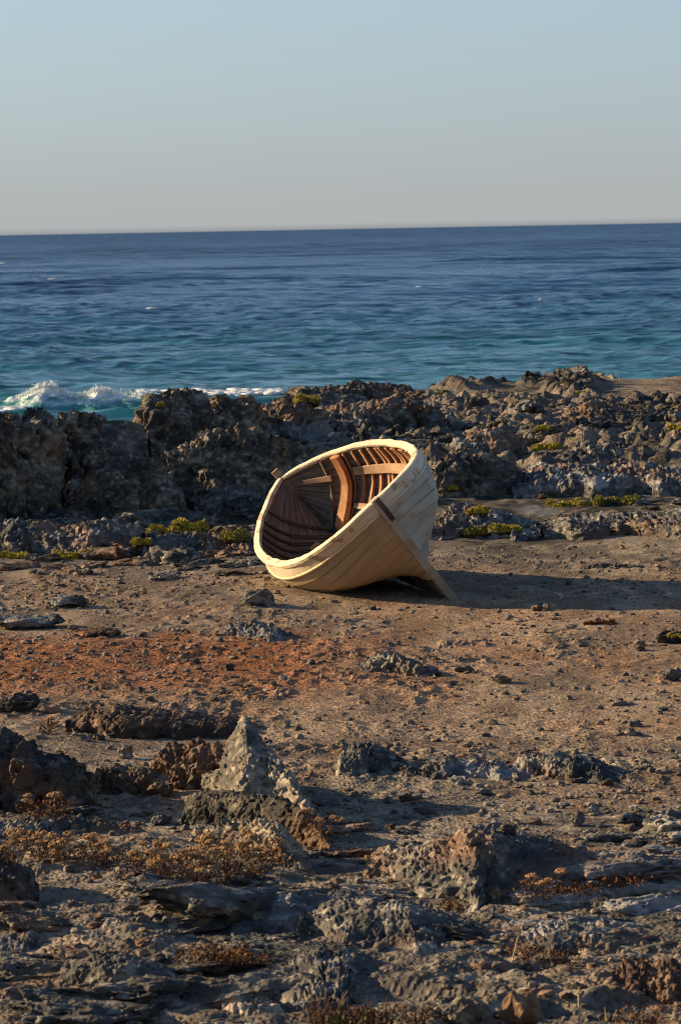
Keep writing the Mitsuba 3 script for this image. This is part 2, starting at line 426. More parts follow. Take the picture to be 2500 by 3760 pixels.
BROT = rotation()
f_keys = np.array([[0.03, 0.10, 0.26, 0.70], [0.22, 0.47, 0.76, 0.92], [0.251, 0.699, 0.935, 0.985], [0.527, 0.815, 0.948, 1.041], [0.30, 0.64, 0.86, 0.96], [0.16, 0.35, 0.60, 0.87]])
F_AT = PchipInterpolator([0, 0.1, 0.2, 0.5, 0.8, 1.0], f_keys, axis=0)
RABBET = PchipInterpolator([0, 0.1, 0.3, 0.6, 0.9, 1], [0.42, 0.345, 0.319, 0.207, 0.406, 0.899])


def half_beam(t):
    a = BB / 2 * (1 - np.abs(2 * t - 1) ** E0) ** E1
    b = BB / 2 * (1 - np.abs(2 * t - 1) ** E2) ** E3
    return np.where(t > 0.5, b, a)


def sheer_height(t):
    return D0 * (1 - t) + D1 * t - SHEER * 4 * t * (1 - t)


def section(t, s):
    """(x, y, z) of the starboard side at station t, s from the keel (0) to the sheer (1)."""
    f = PchipInterpolator([0, 0.15, 0.35, 0.55, 0.78, 1], [0.02, *F_AT(t), 1.0])(s)
    zs, zk = sheer_height(t), float(RABBET(t))
    x = np.maximum(half_beam(np.array(t)) * f, 0.04)
    z = zk + (zs - zk) * s
    y = BL * t + (1 - z / zs) * (RAKE0 * (1 - t) ** 4 + RAKE1 * t ** 4)
    return np.column_stack([x, np.broadcast_to(y, x.shape), z])


NT, NS = 73, 91
TS = 0.5 - 0.5 * np.cos(np.linspace(0.02, np.pi - 0.02, NT))
SKIN = np.zeros((NT, NS, 3))      # starboard skin at even steps of girth
for i_, t_ in enumerate(TS):
    q_ = section(t_, np.linspace(0, 1, 120))
    l_ = np.concatenate([[0], np.cumsum(np.linalg.norm(np.diff(q_, axis=0), axis=1))])
    SKIN[i_] = np.column_stack([np.interp(np.linspace(0, l_[-1], NS), l_, q_[:, k]) for k in range(3)])
NRM = np.cross(np.gradient(SKIN, axis=0), np.gradient(SKIN, axis=1))
NRM /= np.linalg.norm(NRM, axis=2, keepdims=True) + 1e-12
NRM *= np.sign(NRM[NT // 2, NS // 2, 0])


def skin(i, g, side, off):
    """Points on the hull: i station index (array), g girth fraction (array), moved outwards by off."""
    g = np.broadcast_to(g, np.shape(i)); k = g * (NS - 1); a = np.clip(np.floor(k).astype(int), 0, NS - 2); r = (k - a)[..., None]
    p = SKIN[i, a] * (1 - r) + SKIN[i, a + 1] * r
    n = NRM[i, a] * (1 - r) + NRM[i, a + 1] * r
    p = p + n * np.asarray(off)[..., None]
    p[..., 0] = np.maximum(p[..., 0], 0.012)
    return p * [side, 1, 1]


def place(v):
    return np.asarray(v) @ BROT.T + [BX, BY, BZ]


def loft(rings, closed_ring=True, caps=True):
    """A mesh through rings (n, k, 3)."""
    n, k = rings.shape[:2]
    f = []
    for i in range(n - 1):
        for j in range(k if closed_ring else k - 1):
            a, b, c, d = i * k + j, i * k + (j + 1) % k, (i + 1) * k + (j + 1) % k, (i + 1) * k + j
            f += [[a, b, c], [a, c, d]]
    if caps:
        for o in (0, (n - 1) * k):
            f += [[o, o + j, o + j + 1] for j in range(1, k - 1)]
    m = trimesh.Trimesh(rings.reshape(-1, 3), f, process=False)
    trimesh.repair.fix_normals(m) if caps else None
    return m


def boat_part(name, rings, mat, uvs=None, parent='fishing_boat', smooth=False, label=None):
    n, k = rings.shape[:2]
    m = loft(rings)
    if uvs is None:
        l = np.concatenate([[0], np.cumsum(np.linalg.norm(np.diff(rings[:, 0], axis=0), axis=1))])
        uvs = np.stack([np.repeat(l[:, None], k, 1), np.repeat(np.linspace(0, 0.12, k)[None], n, 0)], -1)
    return obj(name, (place(m.vertices), m.faces), mat, parent, uv=uvs.reshape(-1, 2), label=label, smooth=smooth)


used['fishing_boat'] = 0
labels['fishing_boat'] = {'label': 'weathered white wooden fishing boat lying heeled over on its side on the brown earth', 'category': 'boat'}
ALLT = np.arange(NT)
NSTRAKE = 10
GB = np.linspace(0, 1, NSTRAKE + 1)
brng = np.random.default_rng(4)
for side in (1, -1):
    for k in range(NSTRAKE):
        g0, g1 = GB[k] + (0.002 if k else 0), GB[k + 1] - 0.002
        wav = 0.003 * (nz(np.column_stack([TS * 9, TS * 0 + k * 3.1, TS * 0 + side]), 9, 2) - 0.5)
        gs = [g0, g0 + 0.004, (g0 + g1) / 2, g1 - 0.004, g1]
        offs = [0.010, 0.016, 0.010, 0.002, -0.003]
        outer = [skin(ALLT, g, side, np.full(NT, o) + wav) for g, o in zip(gs, offs)]
        inner = [skin(ALLT, g, side, np.full(NT, -0.022)) for g in (g1, (g0 + g1) / 2, g0)]
        rings = np.stack(outer + inner, 1)
        l = np.linspace(0, BL, NT)[:, None] + brng.uniform(0, 50)
        vv = np.array([0.01, 0.06, 0.5, 0.94, 0.99, 0.99, 0.5, 0.01]) + k
        mo = loft(rings)
        # the outside is painted, the inside bare: two meshes of one plank
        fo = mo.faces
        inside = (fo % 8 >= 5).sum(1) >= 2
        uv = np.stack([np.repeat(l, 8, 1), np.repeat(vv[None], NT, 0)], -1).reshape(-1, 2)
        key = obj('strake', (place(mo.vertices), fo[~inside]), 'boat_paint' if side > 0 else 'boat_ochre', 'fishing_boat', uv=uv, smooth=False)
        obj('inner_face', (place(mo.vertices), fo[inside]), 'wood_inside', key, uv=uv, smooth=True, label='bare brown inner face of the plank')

# sheer band, rub rail and gunwale
for side in (1, -1):
    def strip(g0, g1, o0, o1, ch=0.006):
        a = [skin(ALLT, g0, side, np.full(NT, o0)), skin(ALLT, g0, side, np.full(NT, o1 - ch)), skin(ALLT, g0 + ch, side, np.full(NT, o1)),
             skin(ALLT, g1 - ch, side, np.full(NT, o1)), skin(ALLT, g1, side, np.full(NT, o1 - ch)), skin(ALLT, g1, side, np.full(NT, o0))]
        return np.stack(a, 1)
    boat_part('sheer_plank', strip(0.905, 0.985, 0.004, 0.026), 'rail_paint')
    boat_part('rub_rail', strip(0.885, 0.908, 0.002, 0.042, 0.008), 'rail_paint')
    top = SKIN[:, -1]
    tang = np.gradient(top, axis=0); tang /= np.linalg.norm(tang, axis=1, keepdims=True)
    outv = np.column_stack([-tang[:, 1], tang[:, 0], np.zeros(NT)]); outv *= np.sign(outv[NT // 2, 0]); outv /= np.linalg.norm(outv, axis=1, keepdims=True)
    chip = 0.030 * (nz(np.column_stack([TS * 26, TS * 0, TS * 0 + side]), 3, 4) - 0.5)
    lift = 0.018 * (nz(np.column_stack([TS * 31, TS * 0 + 4, TS * 0 + side]), 6, 3) - 0.5)
    rr = []
    for o, z in ((-0.055, -0.012), (-0.060, 0.018), (-0.050, 0.034), (0.030, 0.034), (0.044, 0.022), (0.044, -0.016)):
        q = top + outv * (o + chip)[:, None] + np.array([0, 0, 1.0]) * (z + lift * (z > 0.01))[:, None]
        q[:, 0] = np.maximum(q[:, 0], 0.002)
        rr.append(q * [side, 1, 1])
    boat_part('gunwale', np.stack(rr, 1), 'rail_paint', smooth=False)

# stem, stern post, keel with its deadwood
def plate(name, poly, half, mat, label=None):
    """A plank standing in the middle plane, outlined in (y, z)."""
    import shapely.geometry as sg
    m = trimesh.creation.extrude_polygon(sg.Polygon(poly).buffer(-0.008).buffer(0.008), half * 2, engine='earcut')
    v = m.vertices
    w = np.column_stack([v[:, 2] - half, v[:, 0], v[:, 1]])
    return obj(name, (place(w), m.faces[:, ::-1]), mat, 'fishing_boat', uv=np.column_stack([w[:, 2] * 2, w[:, 1] * 0.1 + 0.3]), label=label)


def rake_y(t, z):
    return BL * t + (1 - z / sheer_height(t)) * (RAKE0 * (1 - t) ** 4 + RAKE1 * t ** 4)


zz = np.linspace(0, D0 + 0.05, 24)
front = np.column_stack([rake_y(0.0, zz) - 0.055, zz])
back = np.column_stack([rake_y(0.0, zz) + 0.05, zz])
plate('stem_post', np.vstack([front, back[::-1]]), 0.045, 'boat_paint')
zz2 = np.linspace(0.05, D1 + 0.13, 20)
front2 = np.column_stack([rake_y(1.0, zz2) + 0.05, zz2])
back2 = np.column_stack([rake_y(1.0, zz2) + 0.012, zz2])
plate('stern_post', np.vstack([front2, back2[::-1]]), 0.05, 'boat_paint')
za = np.linspace(0.62, D1 - 0.03, 12)
plate('apron', np.vstack([np.column_stack([rake_y(1.0, za) + 0.010, za]), np.column_stack([rake_y(1.0, za) - 0.045, za])[::-1]]), 0.040, 'wood_inside', label='dark brown timber inside the far end')
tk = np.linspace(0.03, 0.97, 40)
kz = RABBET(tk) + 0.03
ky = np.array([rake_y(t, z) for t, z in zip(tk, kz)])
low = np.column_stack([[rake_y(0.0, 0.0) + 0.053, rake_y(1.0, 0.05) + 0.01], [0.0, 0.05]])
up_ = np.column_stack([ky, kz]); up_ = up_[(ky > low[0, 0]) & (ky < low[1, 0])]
plate('keel', np.vstack([[low[0, 0], 0.0], [low[1, 0], 0.05], up_[::-1], [low[0, 0], up_[0, 1]]]), 0.042, 'keel_wood_shaded')
# dark bare strip at the stem head
zb = np.linspace(D0 - 0.30, D0 + 0.045, 12)
yb = rake_y(0.0, zb) - 0.060
boat_part('stem_cap', np.stack([np.column_stack([np.full(12, a), yb + b, zb]) for a, b in ((-0.004, -0.012), (0.050, -0.012), (0.056, 0.06), (0.046, 0.07), (0.045, 0.006), (-0.004, 0.003))], 1),
          'wood_dark', label='dark bare wood strip at the head of the stem')

# ribs
IM = int(np.argmin(np.abs(TS - 0.86)))
def rib_rings(i, g0, g1, wid, dep, side, base=-0.022, n=26):
    g = np.linspace(g0, g1, n)
    ii = np.full(n, i)
    a, b = skin(ii, g, side, np.full(n, base)), skin(ii, g, side, np.full(n, base - dep))
    e = np.array([0, wid / 2, 0])
    return np.stack([a - e, b - e, b + e, a + e], 1)


for yb_ in np.linspace(0.36, BL - 0.40, 26):
    i = int(np.argmin(np.abs(BL * TS - yb_)))
    for side in (1, -1):
        boat_part('rib', rib_rings(i, 0.06, 0.975, 0.072, 0.042, side), 'wood_rib_sunlit' if side > 0 and yb_ < BL * TS[IM] else 'wood_inside')  # sun and shade painted in: orange wood for sunlit ribs, darker for shaded

# the heavy frame amidships
for side in (1,):
    g_ = np.linspace(0.03, 0.985, 40); ii_ = np.full(40, IM)
    boat_part('main_frame', np.stack([skin(ii_, g_, side, np.full(40, o)) + [0, y_, 0] for y_, o in ((0.10, -0.05), (0.10, -0.17), (0.05, -0.19), (-0.10, -0.13), (-0.12, -0.05))], 1),
              'wood_amber', label='broad amber coloured frame across the middle of the boat')


def stringer(i0, i1, g, hgt, thick, side, mat, base=-0.066):
    ii = np.arange(i0, i1)
    n = len(ii)
    rings = np.stack([skin(ii, g - hgt / 2, side, np.full(n, base)), skin(ii, g - hgt / 2, side, np.full(n, base - thick)),
                      skin(ii, g + hgt / 2, side, np.full(n, base - thick)), skin(ii, g + hgt / 2, side, np.full(n, base))], 1)
    boat_part('riser', rings, mat)


stringer(26, IM - 1, 0.76, 0.085, 0.036, 1, 'wood_pale')
stringer(IM + 3, IM + 10, 0.72, 0.075, 0.034, 1, 'wood_pale')
stringer(40, IM - 1, 0.37, 0.06, 0.03, 1, 'wood_pale')
ik = int(np.argmin(np.abs(TS - 0.80)))
kn = trimesh.creation.box((0.13, 0.16, 0.10))
pk = skin(np.array([ik]), np.array([0.36]), -1, np.array([-0.10]))[0]
kv = kn.vertices + pk
obj('thwart_knee', (place(kv), kn.faces), 'wood_amber', 'fishing_boat', uv=kv[:, 1:] * 1.0, label='short block of bare wood standing up inside the near side')

# ------------------------------------------------------------------ rocks
def karst(v, f, amp, scale, seed, pits=1.0, bed=(1.0, 1.0, 0.8)):
    """Roughens a body in metres along its normals: knobs with sharp creases, pits and grit."""
    m = trimesh.Trimesh(v, f, process=False)
    n = np.array(m.vertex_normals)
    w = np.column_stack([nz(v / scale * 0.8 + k * 9.1, seed + k, 3) for k in range(3)]) - 0.5
    q = v / scale + w * 1.2 + seed * 3.7
    q = q * np.array(bed)
    a, a2 = worley(q, seed)
    b, _ = worley(q * 2.6, seed + 50)
    c, _ = worley(q * 6.0, seed + 90)
    d = 1.0 * (0.55 - a) + 0.62 * (0.5 - b) + 0.30 * (0.5 - c) + 0.8 * (nz(v / scale * 0.45 + 5, seed + 3, 2) - 0.5)
    d = d - pits * 0.9 * sst(0.50, 0.20, b) * sst(0.45, 0.6, nz(v / scale * 1.3 + 3, seed + 8, 2)) + 0.26 * (nz(v / scale * 7, seed + 6, 3) - 0.5)
    return v + n * (amp * d)[:, None]


def ridge(name, sil, base, D, mat, label, cat='rock', e=0.8, amp=0.10, scale=0.35, seed=1, ns=120, nphi=48, parent=None, lean=0.0, group=None, back=1.0, zbase=None, smooth=True, prow=None, wavy=0.6, bed=(1.0, 1.0, 0.8)):
    """A rock with the skyline sil [(px, py)...] standing on the ground seen at the row base [(px, py)...], D metres from its foot to its crest."""
    sil = np.array(sil, float); base = np.atleast_2d(np.array(base, float))
    px = np.linspace(sil[0, 0], sil[-1, 0], ns)
    top = np.interp(px, sil[:, 0], sil[:, 1])
    bot = np.interp(px, base[:, 0], base[:, 1])
    V = []
    ends = np.sqrt(np.clip(1 - np.abs(np.linspace(-1, 1, ns)) ** 6, 0, 1))
    ph = np.linspace(0, np.pi, nphi)
    xw = px * float(at(px[0], bot[0])[1]) / 8389.0
    wv = 1 + wavy * 2 * (nz(np.column_stack([xw / (scale * 1.8), xw * 0 + seed, xw * 0]), seed + 31, 3) - 0.5)
    if prow:
        wv = wv + prow[2] * np.exp(-((px - prow[0]) / prow[1]) ** 2)
    G0 = np.array([at(px[i], bot[i], 0.0) for i in range(ns)])
    bh = base_height(G0[:, 0], G0[:, 1])
    for i in range(ns):
        g = at(px[i], bot[i], float(bh[i]))
        dd = D * (0.35 + 0.65 * ends[i])
        yc = g[1] + dd
        ray = at(px[i], top[i], 0.0) - EYE
        zt = EYE[2] + ray[2] * yc / ray[1] if ray[1] > 0 else EYE[2] - ray[2] * yc / abs(ray[1])
        h = max(zt - g[2], 0.02) + 0.12
        x0 = EYE[0] + (g[0] - EYE[0])
        c, s = np.cos(ph), np.sin(ph)
        yy = yc - np.sign(c) * np.abs(c) ** e * np.where(c > 0, dd * wv[i], dd * back)
        zz = g[2] - 0.12 + h * np.abs(s) ** e
        V.append(np.column_stack([np.full(nphi, x0) + lean * (zz - g[2]), yy, zz]))
    V = np.concatenate(V)
    F = grid_faces(ns, nphi)[:, ::-1]
    m0 = trimesh.Trimesh(V, F, process=False)
    if m0.vertex_normals[:, 2].mean() < 0:
        F = F[:, ::-1]
    V = karst(V, F, amp, scale, seed, bed=bed)
    ROCKV.append(V)
    return obj(name, (V, F), mat, parent, smooth=smooth, label=label, cat=cat, group=group)


def blob(seed, size, sub=4, block=3.0, amp=0.10, scale=0.3):
    ico = trimesh.creation.icosphere(subdivisions=sub)
    d = np.array(ico.vertices)
    d = d / (np.abs(d) ** block).sum(1, keepdims=True) ** (1 / block)
    v = d * np.array(size) / 2
    L = float(np.mean(size))
    w = np.column_stack([nz(d * 1.2 + seed + 11 * k, seed + k, 2) for k in range(3)]) - 0.5
    v = v + w * L * 0.55
    return karst(v, ico.faces, amp * L, scale * L, seed), ico.faces


ROCKV, TREE = [], {}


def project(v):
    d = np.asarray(v) - EYE
    w = d @ FWD
    return np.column_stack([784 + 8389 * (d @ RIGHT) / w, 1179.2 - 8389 * (d @ UP) / w, w])


def surface_at(px, py):
    """Where the ground or the rock on it is, at px, py of the photograph."""
    from scipy.spatial import cKDTree
    g = ground_at(px, py)
    if TREE.get('n') != len(ROCKV):
        TREE.update(n=len(ROCKV), v=np.concatenate(ROCKV))
        TREE['p'] = project(TREE['v']); TREE['t'] = cKDTree(TREE['p'][:, :2])
    i = TREE['t'].query_ball_point([px, py], 5.0)
    if i:
        k = min(i, key=lambda a: TREE['p'][a, 2])
        if TREE['p'][k, 2] < project(g[None])[0, 2]:
            return TREE['v'][k]
    return g


def ground_at(px, py):
    z = 0.0
    for _ in range(5):
        g = at(px, py, z); z = float(height(g[0], g[1])[0])
    return g


def boulder(name, x0, x1, y0, y1, mat, label, cat='rock', seed=1, sub=5, block=2.6, amp=0.10, scale=0.35, depth=0.8, sink=0.12, spin=0.0, group=None):
    """A loose block that fills the box x0..x1, y0..y1 of the photograph, standing on the ground at its foot."""
    g = surface_at((x0 + x1) / 2, y1)
    k = g[1] / 8389.0
    w, h = (x1 - x0) * k, (y1 - y0) * k
    dep = w * depth
    h = max(h - 0.5 * dep * 4.33 / g[1], 0.45 * h) * (1 + sink)
    v, f = blob(seed, (w, dep, h), sub, block, amp, scale)
    v = v * np.array([w, dep, h]) / np.ptp(v, axis=0) 
    v = v - (v.max(0) + v.min(0)) / 2
    c, s = math.cos(spin), math.sin(spin)
    v = v @ np.array([[c, s, 0], [-s, c, 0], [0, 0, 1]])
    v = v + [g[0], g[1] + dep * 0.45, g[2] - v[:, 2].min() - sink * h]
    return obj(name, (v, f), mat, smooth=True, label=label, cat=cat, group=group)


K = 'rock_dark'
# the cliff behind the boat, left
ridge('rock_outcrop', [(-200, 985), (-120, 958), (-60, 952), (0, 957), (60, 948), (105, 950), (135, 985), (150, 1050)], [(-200, 1235), (0, 1225), (150, 1195)], 1.2, 'rock_brown',
      'big dark rock block with fluted face at the far left of the rocky shore', seed=3, e=0.8, amp=0.30, scale=0.50, ns=190, nphi=120, wavy=1.4, bed=(1.5, 1.0, 0.6))
ridge('rock_outcrop', [(110, 1010), (135, 955), (170, 950), (215, 958), (240, 985), (258, 1060)], [(110, 1150), (258, 1120)], 0.9, 'rock_brown',
      'second dark block behind the fluted one, over the shaded hollow', seed=4, e=0.75, amp=0.25, scale=0.45, ns=110, nphi=100, wavy=1.3)
ridge('rock_outcrop', [(180, 1000), (215, 975), (270, 968), (320, 978), (345, 1010)], [(180, 1130), (345, 1120)], 0.5, 'rock_grey',
      'smooth bluish grey slab in the shade right of the big fluted block', seed=5, e=0.8, amp=0.05, scale=0.5, ns=80, nphi=60)
ridge('rock_outcrop', [(300, 1020), (322, 965), (345, 924), (400, 907), (445, 908), (475, 925), (500, 1020)], [(300, 1115), (490, 1100)], 0.9, 'rock_dark',
      'dark overhanging block on the crest left of the boat', seed=7, e=0.6, amp=0.26, scale=0.5, ns=140, nphi=100, wavy=1.2)
ridge('rock_outcrop', [(445, 1020), (470, 930), (520, 909), (570, 914), (600, 930), (625, 1020)], [(455, 1085), (615, 1075)], 1.0, 'rock_brown',
      'notched block on the crest right of the overhanging one', seed=9, e=0.8, amp=0.26, scale=0.5, ns=130, nphi=90, wavy=1.2)
ridge('rock_outcrop', [(325, 1150), (360, 1075), (400, 1030), (460, 1005), (530, 995), (600, 1000), (660, 1020), (710, 1060), (750, 1110)], [(325, 1190), (750, 1150)], 1.5, 'rock_brown',
      'long knobbly brown rock slope below the crest left of the boat', seed=8, e=1.3, amp=0.24, scale=0.36, ns=240, nphi=130, wavy=1.0)
ridge('rock_outcrop', [(580, 1010), (605, 940), (650, 925), (700, 930), (740, 950), (775, 1015)], [(585, 1060), (765, 1050)], 1.0, 'rock_dark',
      'squat dark block on the crest above the stern of the boat', seed=10, e=0.8, amp=0.24, scale=0.45, ns=120, nphi=80, wavy=1.2)
ridge('rock_outcrop', [(170, 1140), (200, 1080), (260, 1060), (320, 1050), (370, 1075), (400, 1120), (425, 1170)], [(170, 1195), (425, 1190)], 0.55, 'rock_brown',
      'dark brown rock hump at the shaded foot of the cliff', seed=11, e=0.75, amp=0.17, scale=0.35, ns=120, nphi=70, wavy=1.0)
ridge('rock_outcrop', [(470, 1165), (490, 1135), (530, 1125), (570, 1130), (600, 1140), (640, 1165)], [(470, 1200), (640, 1205)], 0.4, 'rock_grey',
      'grey pitted rock just left of the boat above the green cushions', seed=13, e=0.75, amp=0.12, scale=0.28, ns=100, nphi=60)
ridge('rock_outcrop', [(-60, 1215), (0, 1200), (70, 1205), (140, 1220), (230, 1200), (300, 1215), (380, 1235), (480, 1250)], [(-60, 1275), (200, 1285), (480, 1275)], 0.9, 'rock_grey',
      'low grey ledge broken by dry cushions at the foot of the cliff', seed=14, e=0.9, amp=0.13, scale=0.3, ns=220, nphi=60)
ridge('rock_outcrop', [(330, 1235), (420, 1225), (500, 1238), (570, 1240), (620, 1262)], [(330, 1290), (620, 1275)], 0.7, 'rock_grey',
      'low crusted grey ledge with a pale foot beside the stern of the boat', seed=15, e=0.9, amp=0.11, scale=0.26, ns=140, nphi=50)
ridge('rock_outcrop', [(560, 940), (600, 912), (640, 898), (690, 893), (740, 896), (790, 888), (850, 884), (900, 886), (950, 892)], [(560, 975), (950, 940)], 1.6, K,
      'dark rock rim with a yellow cushion on top against the breaking water', seed=17, e=0.9, amp=0.26, scale=0.5, ns=220, nphi=70)
ridge('rock_outcrop', [(700, 1010), (740, 950), (790, 935), (840, 940), (900, 925), (960, 930), (1010, 945), (1050, 990)], [(700, 1040), (1050, 1030)], 1.2, K,
      'dark rock hummock rising straight behind the rim of the boat', seed=19, e=0.85, amp=0.25, scale=0.5, ns=180, nphi=80)
ridge('rock_outcrop', [(980, 905), (1010, 888), (1070, 880), (1120, 872), (1170, 880), (1190, 892)], [(980, 918), (1190, 905)], 1.0, K,
      'dark rocks on the skyline above the boat with yellow cushions before them', seed=23, e=0.9, amp=0.20, scale=0.45, ns=120, nphi=50)
ridge('rock_outcrop', [(1185, 888), (1220, 863), (1260, 861), (1300, 869), (1345, 861), (1362, 853), (1388, 864), (1435, 878)], [(1185, 902), (1435, 896)], 1.0, K,
      'highest jagged rocks on the skyline at the right', seed=24, e=0.85, amp=0.20, scale=0.45, ns=140, nphi=60)
ridge('rock_outcrop', [(1000, 1100), (1015, 1055), (1060, 1042), (1120, 1050), (1170, 1070), (1215, 1110)], [(1000, 1135), (1215, 1130)], 0.7, K,
      'big dark shaded rock right behind the right side of the boat', seed=29, e=0.7, amp=0.22, scale=0.4, ns=130, nphi=80)
ridge('rock_outcrop', [(1255, 1215), (1300, 1192), (1380, 1190), (1450, 1184), (1520, 1192), (1600, 1180), (1700, 1190)], [(1255, 1245), (1700, 1240)], 1.3, 'rock_grey',
      'flat topped grey shelf with a dark undercut front at the right', seed=31, e=0.5, amp=0.09, scale=0.3, ns=220, nphi=70, bed=(0.8, 1.0, 1.25))
ridge('rock_outcrop', [(1180, 1110), (1240, 1085), (1330, 1072), (1420, 1080), (1500, 1072), (1600, 1085), (1680, 1100)], [(1180, 1140), (1680, 1135)], 1.6, 'rock_white',
      'broad slab with a pale salt crust on top at the right', seed=37, e=0.7, amp=0.17, scale=0.4, ns=200, nphi=70)
ridge('rock_outcrop', [(995, 1215), (1030, 1180), (1075, 1165), (1130, 1175), (1190, 1190), (1240, 1212)], [(995, 1248), (1240, 1245)], 0.9, 'rock_white',
      'whitish pitted rocks with green cushions right beside the boat', seed=38, e=0.85, amp=0.17, scale=0.28, ns=150, nphi=70)
ridge('rock_outcrop', [(1060, 1040), (1085, 1000), (1130, 985), (1180, 995), (1215, 1030)], [(1060, 1060), (1215, 1055)], 0.9, 'rock_grey',
      'rounded grey rock with a lit left face above the shaded rock', seed=41, e=0.9, amp=0.18, scale=0.38, ns=110, nphi=60)
ridge('rock_outcrop', [(1290, 985), (1320, 945), (1370, 930), (1430, 935), (1480, 950), (1540, 985)], [(1290, 1000), (1540, 998)], 1.2, K,
      'tilted dark rock with a pale left edge on the upper right slope', seed=43, e=0.8, amp=0.22, scale=0.42, ns=150, nphi=60)
ridge('rock_outcrop', [(1290, 1060), (1330, 1020), (1400, 1010), (1470, 1030), (1560, 1055)], [(1290, 1078), (1560, 1075)], 1.0, 'rock_grey',
      'grey sloping rock below the open gravel at the right', seed=44, e=0.9, amp=0.17, scale=0.4, ns=150, nphi=60)

ridge('dark_heap', [(1335, 1312), (1370, 1300), (1420, 1298), (1480, 1302), (1535, 1312)], [(1335, 1316), (1535, 1316)], 0.4, 'rock_black',
      'low black heap lying in the shadow of the boat', cat='heap', seed=95, e=0.9, amp=0.05, scale=0.12, ns=90, nphi=36)

# the jumble between them
frng = np.random.default_rng(12)
protos = []
for k in range(9):
    v, f = blob(100 + k, (1.0, 0.8, frng.uniform(0.45, 0.75)), 4, frng.uniform(2.4, 5), 0.20, 0.36)
    row = [v]
    for m in ('rock_dark', 'rock_grey'):
        scene[f'shapes_boulder_{k}_{m}'] = {'type': 'shapegroup', 'body': mikit.ply((v, f), 'mat_' + m, True)}
        row.append({'type': 'instance', 'shapes': {'type': 'ref', 'id': f'shapes_boulder_{k}_{m}'}})
    protos.append(row)
nfill = 0
while nfill < 235:
    y = 50.5 + 42 * frng.random() ** 1.25
    x = frng.uniform(-1, 1) * (0.0935 * y * 1.25 + 1)
    P = np.array([[x, y, 0.0]])
    if open_ground(P[:, 0], P[:, 1])[0] > 0.4 or y > coast(np.array([x]))[0] + 0.3 or (abs(x - 0.8) < 2.2 and y < 52):
        continue
    s = min(0.20 * math.exp(frng.normal(0.50, 0.6)), 1.2) * (0.75 if y > 68 else 1)
    z = float(height(x, y)[0])
    a = frng.uniform(0, 6.28)
    key = numbered('boulder')
    pq = protos[frng.integers(len(protos))]; pr = pq[1 + int(frng.random() < 0.35)]
    scene[key] = {**pr, 'to_world': T4().translate([x, y, z - 0.02 * s]).rotate([0, 0, 1], math.degrees(a)).rotate([1, 0, 0], frng.uniform(-25, 25)).scale([s * frng.uniform(0.9, 1.5), s, s * frng.uniform(0.7, 1.1)])}
    M = np.array(scene[key]['to_world'].matrix, float)
    ROCKV.append(pq[0] @ M[:3, :3].T + M[:3, 3])
    q = project(np.array([[x, y, z]]))[0]
    where = ('on the skyline' if y > 74 else 'on the cliff left of the boat' if q[0] < 620 else 'on the rocks right behind the boat' if q[0] < 1050 else 'on the right hand slope') + (' near the top' if 62 < y <= 74 else '')
    what = ('grey' if pr is pq[2] else 'dark brown') + (' large' if s > 0.42 else ' small' if s < 0.22 else '')
    labels[key] = {'label': f'{what} pitted boulder {where}', 'category': 'rock', 'group': f'{what} boulders {where}'}
    nfill += 1

# foreground
G = 'rock_grey'
ridge('rock_spire', [(465, 1800), (480, 1780), (515, 1765), (528, 1715), (545, 1690), (562, 1665), (577, 1656), (592, 1672), (612, 1705), (640, 1740), (672, 1780), (700, 1830), (725, 1870), (760, 1920)], [(465, 1835), (600, 1880), (760, 1945)], 0.42, 'rock_pale',
      'pale pointed rock spire standing up in the left foreground', seed=51, e=1.15, amp=0.06, scale=0.15, ns=190, nphi=110, lean=-0.05, prow=(550, 70, 1.5), back=1.7, wavy=0.2)
ridge('rock_outcrop', [(418, 1880), (432, 1845), (470, 1825), (520, 1822), (580, 1830), (640, 1835), (690, 1850), (730, 1900), (760, 1945)], [(418, 1895), (600, 1925), (760, 1965)], 0.16, 'rock_black',
      'dark square block leaning against the foot of the pale spire', seed=53, e=0.45, amp=0.045, scale=0.16, ns=150, nphi=60)
ridge('rock_outcrop', [(350, 1775), (372, 1730), (405, 1712), (450, 1710), (500, 1722), (530, 1760), (548, 1810)], [(350, 1815), (548, 1830)], 0.22, 'rock_black',
      'dark lumpy rock directly left of the pale spire', seed=55, e=0.7, amp=0.09, scale=0.15, ns=120, nphi=70)
ridge('rock_outcrop', [(205, 1815), (222, 1775), (265, 1762), (300, 1770), (345, 1768), (390, 1800)], [(205, 1832), (390, 1840)], 0.16, 'rock_black',
      'low dark rock behind the round brown stone', seed=57, e=0.7, amp=0.07, scale=0.13, ns=100, nphi=50)
ridge('rock_outcrop', [(-150, 1700), (-60, 1680), (0, 1690), (45, 1705), (75, 1735), (130, 1738), (165, 1775), (195, 1815), (205, 1850)], [(-150, 1870), (205, 1875)], 0.55, 'rock_black',
      'large black mound in deep shade at the left edge', seed=59, e=0.75, amp=0.14, scale=0.22, ns=160, nphi=90)
ridge('rock_outcrop', [(150, 1660), (200, 1628), (260, 1622), (340, 1640), (420, 1640), (480, 1650), (525, 1640), (550, 1672)], [(150, 1690), (350, 1710), (550, 1690)], 0.5, 'rock_rust',
      'long low bank of dark reddish earth behind the pale spire', seed=61, e=0.7, amp=0.06, scale=0.22, ns=160, nphi=50, bed=(0.8, 1.0, 1.6), wavy=0.8)
ridge('rock_outcrop', [(-30, 1905), (40, 1888), (140, 1882), (230, 1886), (310, 1905), (335, 1925)], [(-30, 1935), (335, 1935)], 0.30, G,
      'long low rock rib above the dry plants at the left', seed=63, e=0.8, amp=0.06, scale=0.13, ns=140, nphi=44)
